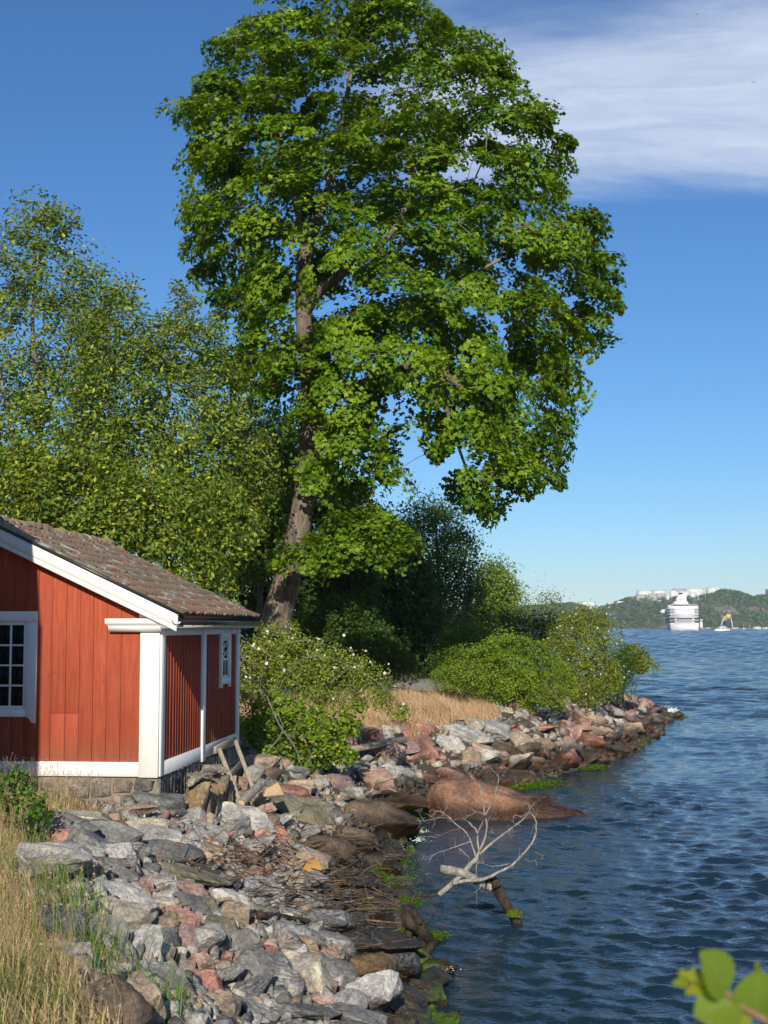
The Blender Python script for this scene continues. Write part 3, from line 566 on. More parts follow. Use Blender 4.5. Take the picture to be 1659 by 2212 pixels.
H = [(A(1080, 345, 290, 150), 'dark grey', 'block', 0), (A(900, 385, 260, 110), 'tan', 'slab', 0), (A(400, 525, 480, 130), 'dark grey', 'slab', .08), (A(420, 580, 190, 100), 'pink', 'block', 0), (A(760, 570, 330, 170), 'grey', 'slab', .12), (A(1060, 475, 300, 110), 'cream', 'slab', 0), (A(1080, 570, 420, 120), 'pale grey', 'slab', .1), (A(1170, 660, 430, 140), 'dark grey', 'slab', .1),
     (A(840, 700, 210, 120), 'pale grey', 'block', 0), (A(370, 770, 410, 260), 'pale grey', 'block', .15), (A(700, 755, 290, 120), 'dark grey', 'slab', .1), (A(1270, 835, 470, 180), 'olive grey', 'slab', .28), (A(850, 990, 470, 230), 'pale grey', 'slab', .22), (A(860, 1120, 270, 200), 'cream', 'block', .1), (A(990, 915, 150, 100), 'pink', 'block', 0), (A(1250, 1140, 200, 140), 'pink', 'block', .1),
     (A(1290, 1290, 210, 170), 'mauve', 'block', .2), (A(1350, 1425, 175, 120), 'pink', 'block', 0), (A(1010, 1350, 210, 230), 'pale grey', 'block', .2), (A(720, 1265, 400, 210), 'grey', 'block', .1), (A(1150, 1300, 160, 150), 'dark grey', 'block', 0), (A(1425, 1300, 180, 220), 'grey', 'block', .1), (A(1520, 1205, 210, 160), 'olive grey', 'block', .1), (A(470, 1220, 310, 220), 'dark grey', 'block', .1), (A(1400, 1605, 240, 160), 'pink', 'block', .05),
     (A(1100, 1530, 330, 200), 'grey', 'slab', .15), (A(800, 1700, 360, 260), 'brown', 'round', 0), (A(980, 1700, 210, 260), 'tan', 'block', .2), (A(1330, 1735, 180, 110), 'pink', 'block', 0), (A(1590, 1110, 190, 140), 'tan', 'block', 0), (A(560, 1430, 200, 180), 'grey', 'block', 0), (A(1100, 1050, 200, 130), 'cream', 'block', .1), (A(1280, 1010, 260, 120), 'dark grey', 'slab', .2), (A(620, 830, 200, 100), 'tan', 'block', 0),
     (B(150, 930, 340, 180), 'pale grey', 'slab', .1), (B(380, 805, 260, 110), 'grey', 'slab', -.05), (B(520, 745, 170, 110), 'tan', 'block', .1), (B(780, 695, 170, 100), 'mauve', 'block', 0), (B(1030, 695, 210, 120), 'pink', 'block', 0), (B(1130, 625, 165, 95), 'pale grey', 'slab', .05), (B(890, 625, 150, 110), 'grey', 'block', 0), (B(1160, 850, 310, 120), 'ochre', 'block', .05), (B(1050, 950, 370, 190), 'brown', 'round', .25), (B(600, 890, 390, 120), 'olive grey', 'slab', .1),
     (B(590, 1250, 190, 180), 'tan', 'block', .3), (B(300, 1385, 220, 160), 'grey', 'block', -.1), (B(680, 1610, 290, 180), 'dark grey', 'block', .1), (B(900, 1585, 175, 130), 'dark grey', 'block', .2), (B(1090, 1615, 125, 125), 'brown', 'block', 0), (B(1000, 1730, 490, 210), 'dark grey', 'slab', .15), (B(410, 1710, 200, 150), 'grey', 'block', 0), (B(160, 1725, 210, 170), 'grey', 'block', 0), (B(310, 1775, 135, 95), 'pink', 'block', 0), (B(560, 1720, 140, 110), 'tan', 'block', 0),
     (B(300, 1890, 390, 230), 'grey', 'slab', .1), (B(580, 1935, 270, 190), 'cream', 'block', .1), (B(990, 1920, 240, 230), 'ochre', 'block', .2), (B(1160, 1930, 210, 240), 'dark grey', 'block', .1), (B(1010, 2090, 240, 310), 'pale grey', 'block', 0), (B(1180, 2095, 290, 210), 'dark grey', 'slab', .15), (B(660, 2100, 190, 110), 'pink', 'slab', .1), (B(540, 2155, 380, 150), 'dark grey', 'slab', .15), (B(1360, 2060, 230, 150), 'olive grey', 'block', .15), (B(1410, 1860, 180, 120), 'brown', 'round', 0),
     (B(760, 1930, 270, 190), 'dark grey', 'block', .1), (B(740, 1130, 310, 160), 'brown', 'round', .1), (B(230, 640, 120, 110), 'pale grey', 'round', 0), (B(345, 650, 110, 100), 'brown', 'round', 0), (B(280, 560, 190, 100), 'tan', 'slab', 0), (B(850, 1060, 240, 110), 'brown', 'block', .1), (B(860, 1330, 260, 130), 'dark grey', 'slab', .25), (B(1000, 1370, 260, 110), 'dark grey', 'slab', .2), (B(950, 1290, 170, 80), 'brown', 'slab', .1), (B(1100, 1250, 160, 110), 'brown', 'block', 0), (B(1120, 1130, 150, 100), 'dark grey', 'block', .1),
     (B(1150, 1390, 200, 90), 'dark grey', 'round', .1), (B(1050, 1190, 180, 80), 'dark grey', 'round', .1), (B(1190, 905, 120, 60), 'dark grey', 'round', .1), (D5(565, 930, 200, 100), 'pale grey', 'slab', .2), (D5(735, 872, 75, 45), 'dark grey', 'block', 0), (D5(195, 920, 75, 70), 'cream', 'block', .2), (D5(470, 975, 115, 75), 'pale grey', 'block', 0), (D5(615, 1000, 75, 55), 'pink', 'block', .1), (D5(340, 990, 130, 85), 'pink', 'block', 0), (D5(80, 925, 115, 65), 'pink', 'block', 0),
     (D5(1060, 900, 130, 60), 'pink', 'slab', .1), (D5(860, 850, 150, 50), 'pale grey', 'slab', .1), (D5(1140, 970, 110, 80), 'pink', 'block', .2), (D5(1030, 1010, 110, 80), 'dark grey', 'block', 0), (D5(1150, 865, 110, 60), 'tan', 'block', 0), (D5(560, 1050, 90, 70), 'tan', 'block', 0)]
occ += [(-2.55, 21.1, .55), (-2.45, 22.0, .5), (-2.35, 22.8, .4)]
for (q, tone, kind, tilt) in H: hero(*q, tone, kind, tilt)
# grass limits as ground polygons, from the photograph's edges
near_grass = np.array([on_ground(*q)[:2] for q in [(0, 1700), (110, 1690), (215, 1720), (222, 1765), (130, 1775), (92, 1800), (60, 1860), (70, 1925), (120, 1990), (150, 2060), (195, 2120), (260, 2212), (300, 2330), (0, 2400)]] + [[-5.5, 8], [-9, 14], [-9.5, 19.5]])
far_grass = np.array([on_ground(*q)[:2] for q in [(700, 1615), (800, 1604), (880, 1592), (970, 1585), (1060, 1580), (1085, 1550), (1060, 1530), (1010, 1516), (960, 1503), (900, 1504), (800, 1516), (700, 1532)]] + [[-4, 38], [-5, 33], [-3.5, 29.5]])
hx = lambda x, y: ((x + 3.17) * math.cos(R(5.3)) - (y - 20) * math.sin(R(5.3)), (x + 3.17) * math.sin(R(5.3)) + (y - 20) * math.cos(R(5.3)))
def try_fill(n, ymin, ymax, rad, tones, tmin, tmax, kinds=('slab', 'slab', 'block', 'block', 'block', 'round')):
    oc = np.array(occ) if occ else np.zeros((0, 3)); 
    got = 0
    for _ in range(n):
        y = ymin * (ymax / ymin) ** rr.random() if ymax / ymin > 1.6 else rr.uniform(ymin, ymax); x = rr.uniform(max(-.29 * y, -4.6), 13.5)
        t_ = float(shore_t(x, y))
        if not tmin < t_ < tmax + .8 * math.sin(x * 2.1 + y * 1.3): continue
        lx, ly = hx(x, y)
        if -5.4 < lx < .12 and -.1 < ly < 6: continue
        a = rad * (.7 + .7 * rr.random())
        if len(occ):
            o_ = oc if len(oc) == len(occ) else np.array(occ); oc = o_
            if (np.hypot(o_[:, 0] - x, o_[:, 1] - y) < o_[:, 2] + a * .55).any(): continue
        if in_poly(x, y, near_grass) and edge_dist(x, y, near_grass) > .15: continue
        if in_poly(x, y, far_grass) and edge_dist(x, y, far_grass) > .2: continue
        px, py = px_of((x, y, .5))
        if px > 1500 or py > 2330 or px < -60: continue
        u = rr.random(); tone = 'grey'; acc = 0
        for k_, w_ in tones:
            acc += w_
            if u < acc: tone = k_; break
        kind = kinds[rr.integers(len(kinds))]
        s = (a * (1 + .35 * rr.random()), a * (.7 + .4 * rr.random()), a * ((.32 if kind == 'slab' else .50) + .2 * rr.random()))
        place(x, y, max(ground(x, y), -.12) + s[2] * .30, s, (R(14) * rr.normal() + R(10), R(14) * rr.normal(), rr.uniform(0, 6.28)), tone, kind); got += 1
    return got
nearT = [('grey', .36), ('dark grey', .10), ('pale grey', .17), ('tan', .13), ('pink', .10), ('olive grey', .08), ('cream', .06)]; farT = [('pink', .40), ('tan', .17), ('pale grey', .12), ('grey', .13), ('mauve', .08), ('cream', .05), ('brown', .05)]
for rad, n in ((.23, 1800), (.165, 3000), (.11, 4200)):
    try_fill(n, 9.5, 33, rad, nearT, -.05, 3.75)
for rad, n in ((.36, 1300), (.26, 4000), (.18, 4500)):
    try_fill(n, 32, 66, rad, farT, .12, 2.9)
# rocks become objects: the 300 that show largest one by one, the rest as loose stone
def tone_rgb(t_): c = TONES[t_][rr.integers(len(TONES[t_]))]; return tuple(np.array(c) * (.88 + .24 * rr.random()))
for q in rocks:
    px, py = px_of(q['p']); vis = -30 < px < 1500 and 1300 < py < 2250
    q['size'] = max(q['s'][0], q['s'][1]) * (.5 + q['s'][2] / max(q['s'][0], q['s'][1])) / q['p'][1] * (1 if vis else .05)
    q['rgb'] = tone_rgb(q['tone']); q['band'] = {'grey': .55, 'dark grey': .55, 'pale grey': .5, 'olive grey': .35}.get(q['tone'], .08) * rr.random() ** .6
    q['var'] = int(rr.integers(9))
rocks.sort(key=lambda q: -q['size'])
ORD = ['nearest', 'second nearest', 'third nearest', 'fourth nearest', 'fifth nearest', 'sixth nearest', 'seventh nearest', 'eighth nearest', 'ninth nearest', 'tenth nearest', 'eleventh nearest', 'twelfth nearest', 'thirteenth nearest', 'fourteenth nearest', 'fifteenth nearest', 'sixteenth nearest', 'seventeenth nearest', 'eighteenth nearest', 'nineteenth nearest', 'twentieth nearest'] + ['far out beyond'] * 60
SHAPE = {'slab': 'flat slab', 'block': 'angular block', 'round': 'rounded stone'}
bins = {}
MT = lambda q, k: math.hypot(q['p'][0] - LAND[k][0], (q['p'][1] - LAND[k][1]) * .7)
for q in rocks[:300]:
    s = max(q['s'][:2]); wet_ = q['p'][2] < .45; tone_ = ('wet reddish' if q['tone'] in ('pink', 'mauve') else 'wet dark brown') if wet_ else q['tone']
    q['what'] = f"{'big ' if s > .5 else 'small ' if s < .27 else ''}{tone_} {SHAPE[q['kind']]}"; q['lm'] = min(LAND, key=lambda k: MT(q, k)); bins.setdefault(q['what'], []).append(q)
for what, L in bins.items():
    for q in L:
        n_before = sum(MT(o, q['lm']) < MT(q, q['lm']) for o in L); alone = not any(o is not q and o['lm'] == q['lm'] for o in L) and n_before == 0
        q['label'] = f"{what} close to the {q['lm']}" if alone else f"{what}, {ORD[n_before]} to the {q['lm']}"
for q in rocks[:300]:
    o = link('rock', ROCKS[q['kind']][q['var']]); o.location = q['p']; o.scale = q['s']; o.rotation_euler = q['rot']; o.color = (*q['rgb'], q['band'])
    tag(o, q['label'], 'rock', 'stones of the rocky shore')
def hull_variant(seed):
    r = np.random.default_rng(seed); bm = bmesh.new(); p = r.normal(size=(11, 3)); p /= np.linalg.norm(p, axis=1, keepdims=True); p = np.sign(p) * np.abs(p) ** .6
    [bm.verts.new(v) for v in p]; bmesh.ops.convex_hull(bm, input=list(bm.verts)); bmesh.ops.delete(bm, geom=[v for v in bm.verts if not v.link_faces], context='VERTS'); bmesh.ops.triangulate(bm, faces=list(bm.faces))
    bm.verts.index_update(); v = np.array([x.co for x in bm.verts]); f = np.array([[w.index for w in x.verts] for x in bm.faces]); bm.free(); return v, f
HV = [hull_variant(i) for i in range(14)]
RV, RF, RC, nb_ = [], [], [], 0
def add_loose(v, f, m3, p, c):
    global nb_
    RV.append(v @ m3.T + p); RF.append(f + nb_); RC.append(np.repeat(np.array(c)[None], len(v), 0)); nb_ += len(v)
def rotm(e): return np.array(Matrix.Rotation(e[2], 3, 'Z') @ Matrix.Rotation(e[1], 3, 'Y') @ Matrix.Rotation(e[0], 3, 'X'))
for q in rocks[300:]:
    if q['size'] > .012: me = ROCKS[q['kind']][q['var']]; v = np.array([x.co for x in me.vertices]); f = np.array([x.vertices[:] for x in me.polygons])
    else: v, f = HV[int(rr.integers(14))]
    add_loose(v, f, rotm(q['rot']) * np.array(q['s'])[None], np.array(q['p']), q['rgb'])
nsm = 0
N = 30000; y_ = 9.5 * (66 / 9.5) ** rr.random(N); x_ = rr.uniform(-.28 * y_, np.minimum(.31 * y_, 13.6)); tt = shore_t(x_, y_)
lx, ly = hx(x_, y_); keep = (tt > -.15) & (tt < np.where(y_ < 33, 4.0, 3.3) + .4 * np.sin(x_ * 5 + y_ * 3)) & ~((lx > -5.4) & (lx < .08) & (ly > -.05) & (ly < 6))
keep &= ~(in_poly(x_, y_, near_grass) & (edge_dist(x_, y_, near_grass) > .12)) & ~(in_poly(x_, y_, far_grass) & (edge_dist(x_, y_, far_grass) > .25))
for x, y, g_ in list(zip(x_[keep], y_[keep], ground(x_, y_)[keep]))[:6500]:
    a = (.022 + .09 * rr.random() ** 2.2) * (1 if y < 30 else 1.6); v, f = HV[rr.integers(14)]
    T = nearT if y < 33 else farT; u = rr.random(); acc = 0; tone = 'grey'
    for k_, w_ in T:
        acc += w_
        if u < acc: tone = k_; break
    add_loose(v, f, rotm(rr.uniform(0, 6.28, 3)) * np.array([a * 1.2, a, a * .7])[None], np.array([x, y, g_ + a * .3]), tone_rgb(tone))
tag(mesh('rubble', np.concatenate(RV), np.concatenate(RF), M['rubble'], col=np.concatenate(RC)), 'loose small stones filling the gaps of the shore', 'rubble', kind='stuff')
# the big brown boulder that slopes into the water
bm = bmesh.new(); bmesh.ops.create_icosphere(bm, subdivisions=5, radius=1.0)
for v in bm.verts:
    x, y, z = v.co; s = np.sign; x2, y2 = s(x) * abs(x) ** .8, s(y) * abs(y) ** .7
    top = np.interp(x2, [-1, -.94, -.82, -.6, -.45, -.2, .1, .45, .8, 1], [.35, .80, 1.0, .98, .93, .74, .60, .44, .24, .04]); zz = (top * max(z, 0) ** .36) if z > 0 else z * .5
    p = Vector((x2 * 1.72, y2 * (.75 - .25 * x2) + .12 * math.sin(2.2 * x2), zz)); n = .15 * mnoise.fractal(p * 2.0 + Vector((4, 2, 0)), .8, 2.1, 5) + .05 * mnoise.noise(Vector((p.x * .8 + p.z * 1.4, p.y, p.z * 3)))
    cr = -.09 * math.exp(-((p.x * .75 - p.z * .9 - .02) / .05) ** 2); v.co = p + Vector((0, -.4 * n, n)) + v.normal * cr
me = bpy.data.meshes.new('boulder'); bm.to_mesh(me); bm.free(); me.polygons.foreach_set('use_smooth', np.ones(len(me.polygons), bool)); me.materials.append(M['boulder'])
q = pt(1104, 1757, 30.2); boulder = link('boulder', me); boulder.location = (q[0], q[1], -.06); boulder.rotation_euler = (0, R(2), R(-6)); boulder.scale = (1.10, 1.0, .84); boulder.color = (.28, .15, .088, .08)
tag(boulder, 'big smooth brown boulder sloping down into the water', 'boulder')
# upright stones stacked against the foot of the long wall
wall_ = empty('stone_wall', (-2.72, 21.6, 1.32), R(-5), 'low dry wall of upright brown stones below the shed corner', 'stone wall')
for i in range(13):
    yq = -1.05 + i * .175; hgt = .34 + .14 * rr.random() - .012 * i; me = ROCKS['block'][i % 9]; o = link('stone', me, wall_); o.location = (.02 * rr.normal() + .03, yq, .05); o.scale = (.20, .085 + .035 * rr.random(), hgt); o.rotation_euler = (.08 * rr.normal(), .12 + .06 * rr.normal(), .15 * rr.normal())
    o.color = (*[(.27, .185, .10), (.32, .225, .12), (.20, .16, .115), (.24, .20, .155)][int(rr.integers(4))], .15)
for i in range(6):
    o = link('stone', ROCKS['slab'][i], wall_); o.location = (.0, -1.0 + i * .36, .42 + .05 * rr.random()); o.scale = (.22, .17, .075); o.rotation_euler = (.1 * rr.normal(), .1 * rr.normal(), rr.uniform(0, 3)); o.color = (.30, .265, .215, .1)

# ------------------------------------------------------------------ timber and driftwood on the shore
def stick(name, pxs, d, r0, r1, mat, label, cat, group=None, k=7, m=3, dd=None, jit=.0):
    P_ = np.array([pt(x, y, d + (dd[i] if dd else 0)) for i, (x, y) in enumerate(pxs)]); L = smooth_line(P_, m) if len(P_) > 2 else np.array([P_[0], .5 * (P_[0] + P_[1]), P_[1]])
    L = L + jit * rr.normal(size=L.shape); o = Geo().tube(L, np.linspace(r0, r1, len(L)), k).out(name, M[mat], None, smooth=True); return tag(o, label, cat, group)
def bar(a, b, w, h, mat, name, parent=None, up=(0, 0, 1)):
    a, b = np.array(a, float), np.array(b, float); L = np.linalg.norm(b - a); x = (b - a) / L; y = np.cross(up, x); y /= np.linalg.norm(y); z = np.cross(x, y)
    o = Geo().box(0, L, -w / 2, w / 2, -h / 2, h / 2).out(name, M[mat], parent, bevel=min(w, h) * .08); o.matrix_local = Matrix(((x[0], y[0], z[0], a[0]), (x[1], y[1], z[1], a[1]), (x[2], y[2], z[2], a[2]), (0, 0, 0, 1))); return o
tr = empty('trestle', (0, 0, 0), 0, 'grey weathered wooden trestle leaning on the long wall of the shed', 'trestle')
tl_, tr_ = pt(473, 1618, 23.2), pt(508, 1600, 24.6); bl_, br_ = pt(519, 1733, 22.7), pt(546, 1702, 24.0)
bar(tl_, bl_, .055, .07, 'oldwood', 'leg', tr, (1, 0, 0)); bar(tr_, br_, .055, .07, 'oldwood', 'leg', tr, (1, 0, 0))
dv = (tr_ - tl_); bar(tl_ - dv * .13 + np.array([-.03, 0, 0]), tr_ + dv * .1 + np.array([-.03, 0, 0]), .05, .12, 'oldwood', 'top_rail', tr); e0, e1 = tl_ + (bl_ - tl_) * .56, tr_ + (br_ - tr_) * .5; dv = e1 - e0; bar(e0 - dv * .3 + np.array([-.06, .02, 0]), e1 + np.array([-.06, .02, 0]), .04, .10, 'oldwood', 'brace', tr)
bar(pt(752, 1619, 32.2), pt(872, 1597, 34.0), .22, .13, 'oldwood', 'plank'); tag(bpy.data.objects['plank'], 'long weathered plank lying across pink stones below the dry grass', 'plank')
c = pt(520, 1737, 22.3); c2 = pt(566, 1690, 23.3); lg = empty('cut_log', tuple(c), 0, 'short bleached log lying at the foot of the trestle', 'log')
L = np.array([(0, 0, 0), (c2 - c) * .3 + [0, 0, .01], (c2 - c) * .65, (c2 - c)]); Geo().tube(L, [.072, .075, .07, .066], 14, cap=False).out('bark', M['bleached'], lg, smooth=True)
for pp, s in ((L[0], 1), (L[-1], .92)): 
    o = Geo().lathe([(.069 * s, -.006), (.069 * s, .006)], 14).out('cut_end', M['sawnwood'], lg); o.location = pp; o.rotation_euler = Vector(c2 - c).to_track_quat('Z', 'Y').to_euler()
w_ = Geo().add([(-.17, -.1, 0), (.18, -.12, -.03), (.2, .1, -.02), (-.15, .12, .02), (-.1, -.06, .10), (.10, -.10, .19), (.14, .08, .18), (-.1, .08, .12)], [(0, 3, 2, 1), (4, 5, 6, 7), (0, 1, 5, 4), (2, 3, 7, 6), (1, 2, 6, 5), (3, 0, 4, 7)]).out('wood_block', M['sawnwood'], None, bevel=.008); w_.location = pt(588, 1716, 23.0); w_.rotation_euler = (0, R(-8), .3); tag(w_, 'orange brown split wood block on a grey slab beside the cut log', 'wood block')
GD = 'driftwood sticks washed up on the stones'
def onz(px, py, up=.0): p = on_ground(px, py); return float(p[1]) - .6
for i, (pl, r0, r1, mat, lab) in enumerate([
    ([(545, 1802), (590, 1812), (620, 1830), (650, 1848), (673, 1857)], .035, .02, 'driftwood', 'long curved tan driftwood pole pointing down to the brown wet rocks'), ([(741, 1787), (752, 1766), (764, 1747)], .02, .012, 'bleached', 'short bleached stick standing up from the stones near the plank'),
    ([(736, 1717), (775, 1722), (800, 1710), (812, 1690), (850, 1680), (862, 1672)], .05, .022, 'driftwood', 'thick twisted driftwood branch lying over the pink rock'), ([(800, 1722), (850, 1712), (885, 1722), (925, 1732)], .03, .015, 'wetwood', 'dark wet branch reaching over the ochre rock'), ([(806, 1722), (832, 1705), (860, 1712), (880, 1730)], .028, .012, 'driftwood', 'forked brown branch lying over the ochre rock'),
    ([(560, 1975), (640, 1985), (720, 1990), (790, 1988)], .035, .02, 'wetwood', 'long dark waterlogged branch across the wet rocks'), ([(600, 1935), (650, 1932), (700, 1938)], .018, .008, 'bleached', 'pale bleached stick above the long dark branch'), ([(690, 1958), (750, 1948), (806, 1937)], .016, .007, 'bleached', 'pale forked stick pointing at the water below green algae'),
    ([(750, 1972), (810, 1976), (870, 1980), (900, 1990)], .025, .014, 'redtwig', 'orange brown stick reaching the root snag'), ([(620, 1960), (680, 1972), (750, 1985), (880, 1995)], .02, .01, 'redtwig', 'thin orange brown branch under the pale forked stick'), ([(600, 1700 + 255), (640, 1985), (660, 2010)], .014, .008, 'driftwood', 'thin tan stick leaning across the long dark branch'), ([(676, 1925), (672, 1950), (680, 1985)], .010, .006, 'driftwood', 'straw coloured reed stem standing beside the orange scrap'),
    ([(590, 1990), (592, 2010), (597, 2035)], .010, .006, 'driftwood', 'short straw coloured reed stem under the long dark branch'), ([(840, 2030), (880, 2034), (925, 2032)], .018, .010, 'driftwood', 'tan stick resting on the long dark wet slab'), ([(850, 2036), (858, 2055), (868, 2070)], .014, .008, 'redtwig', 'short red brown twig hanging from the dark wet slab'), ([(520, 1840), (548, 1870), (560, 1905)], .016, .007, 'driftwood', 'thin curved twig over the twig heap'),
    ([(470, 1945), (540, 1936), (590, 1931)], .022, .012, 'driftwood', 'brown branch at the near side of the twig heap'), ([(330, 2090), (370, 2110), (420, 2128)], .012, .006, 'driftwood', 'thin straw stalk lying on small stones near the pink block'), ([(655, 1740), (690, 1728), (722, 1716)], .012, .008, 'driftwood', 'thin straw stalk lying between grey slabs below the rose bush'), ([(640, 2020), (668, 2048), (700, 2060)], .010, .004, 'redtwig', 'thin red twig curving over the dark wet block'), ([(700, 2040), (760, 2050), (800, 2046)], .010, .004, 'redtwig', 'thin red twig lying along the dark wet slab')]):
    ds = [onz(*q) for q in pl]; d0 = ds[0]; stick('driftwood', pl, d0, r0, r1, mat, lab, 'driftwood', GD, dd=[min(max(v - d0, -1.2), 1.2) for v in ds], jit=.006)
# heap of fine twigs
g = Geo()
for i in range(120):
    px, py = 545 + 62 * rr.normal(), 1875 + 30 * rr.normal() + 0; p = on_ground(px, py) + np.array([0, -.2, .12 + .18 * rr.random()]); a = rr.uniform(0, 6.28); L_ = .15 + .35 * rr.random(); dv = np.array([math.cos(a), math.sin(a), .35 * rr.normal()]) * L_; mid_ = p + dv * .5 + .05 * rr.normal(size=3)
    g.tube(np.array([p, mid_, p + dv]), [.006 + .005 * rr.random(), .005, .002], 4, cap=False)
tag(g.out('twigs', M['redtwig'], None, smooth=True), 'tangle of fine red brown twigs washed up between the grey slabs', 'twig heap', kind='stuff')
g = Geo()
for i in range(230):
    px, py = (740 + 95 * rr.normal(), 1965 + 34 * rr.normal()) if i < 160 else (690 + 80 * rr.normal(), 1850 + 40 * rr.normal())
    p = on_ground(px, py)
    if p[1] > 40 or float(shore_t(p[0], p[1])) < .1: continue
    p = p + np.array([0, -.3, .16 + .12 * rr.random()]); a = .8 * rr.normal() + (0 if i % 3 else 1.2); L_ = .15 + .5 * rr.random() ** 2; dv = np.array([math.cos(a), math.sin(a), .22 * rr.normal()]) * L_
    g.tube(np.array([p, p + dv * .5 + .03 * rr.normal(size=3), p + dv]), [.006 + .008 * rr.random(), .007, .003], 4, cap=False)
tag(g.out('driftwood_litter', M['litter'], None, smooth=True), 'fine brown driftwood litter strewn along the wet rocks', 'driftwood litter', kind='stuff')
sc = Geo().add([(-.12, 0, 0), (.1, -.03, -.02), (.13, .02, .10), (.02, .05, .19), (-.1, .03, .13), (0, .06, .08)], [(0, 1, 5), (1, 2, 5), (2, 3, 5), (3, 4, 5), (4, 0, 5)]).out('plastic_scrap', plain('orange_plastic', (.40, .21, .06), .7), None); sc.location = on_ground(673, 1905) + np.array([0, -.25, .18]); sc.rotation_euler = (.2, .4, .2); tag(sc, 'bent scrap of orange plastic among the driftwood', 'plastic scrap')
sc2 = Geo().add([(-.11, 0, 0), (.1, -.03, -.02), (.12, .03, .06), (-.06, .05, .09), (0, .04, .05)], [(0, 1, 4), (1, 2, 4), (2, 3, 4), (3, 0, 4)]).out('bark_chip', plain('orange_bark', (.30, .17, .09), .8), None); sc2.location = on_ground(646, 1988) + np.array([0, -.2, .12]); tag(sc2, 'flat orange brown bark chip below the long dark branch', 'bark chip')
# dead tree lying in the shallows
E = lambda x, y, dz=0.0: pt(816.7 + x * .22855, 1662.5 + y * .22855, 19.2 + dz)
dead = empty('dead_branch', tuple(E(1280, 1370)), 0, 'bleached dead branch with fine bare twigs standing out of the water', 'dead branch'); o0 = np.array(E(1280, 1370))
def limb(name, pts, r0, r1, mat, dz0=0.0, dz1=0.0, k=7, parent=dead, side=0, jit=.004):
    n = len(pts); P_ = np.array([E(x, y, dz0 + (dz1 - dz0) * i / (n - 1)) for i, (x, y) in enumerate(pts)]) - o0; L = smooth_line(P_, 4); L = L + jit * rr.normal(size=L.shape) * np.linspace(0, 1, len(L))[:, None]
    G_ = Geo().tube(L, (.8 if name in ('log', 'knot', 'snag') else .52) * np.interp(np.linspace(0, 1, len(L)), np.linspace(0, 1, len(np.atleast_1d(r0))), np.atleast_1d(r0)) if np.ndim(r0) else np.linspace(r0, r1, len(L)), k)
    for _ in range(side):
        i = rr.integers(len(L) // 3, len(L)); dvec = L[min(i + 1, len(L) - 1)] - L[i - 1]; dvec /= np.linalg.norm(dvec) + 1e-9; v = dvec + .9 * rr.normal(size=3) * np.array([1, .8, 1]); v /= np.linalg.norm(v); ln = .06 + .13 * rr.random(); G_.tube(np.array([L[i], L[i] + v * ln * .5 + .01 * rr.normal(size=3), L[i] + v * ln + .02 * rr.normal(size=3)]), [.004, .003, .0015], 4, cap=False)
    return G_.out(name, M[mat], parent, smooth=True)
limb('log', [(1095, 1085), (1140, 1150), (1190, 1240), (1240, 1320), (1300, 1420), (1330, 1470)], [.10, .10, .092, .085, .085, .085], 0, 'wetwood', .0, .1, 12)
limb('log', [(590, 935), (660, 950), (740, 960), (830, 990), (930, 1050), (1020, 1090), (1095, 1110)], [.062, .08, .07, .074, .07, .085, .07], 0, 'bleached', -.25, .0, 12, jit=.012)
limb('knot', [(1075, 1020), (1110, 1075), (1118, 1110)], .055, .066, 'wetwood', -.02, -.09, 10); limb('snag', [(1050, 1000), (1020, 1080), (1000, 1200)], .03, .004, 'wetwood', -.1, -.12, 6)
limb('limb', [(225, 1560), (250, 1450), (265, 1390), (305, 1270), (350, 1188), (450, 1192), (575, 1183)], [.045, .05, .055, .05, .042, .038, .034], 0, 'wetwood', -.5, -.2, 9)
limb('limb', [(575, 1183), (640, 1130), (700, 1078), (800, 985), (880, 890), (940, 830)], .036, .032, 'bleached', -.2, -.1, 9)
limb('limb', [(700, 1080), (830, 1050), (960, 1045), (1060, 1010), (1160, 960), (1270, 900), (1350, 820), (1420, 740), (1480, 650), (1495, 560), (1485, 470), (1430, 400)], .026, .007, 'bleached', -.2, -.5, 7, side=14)
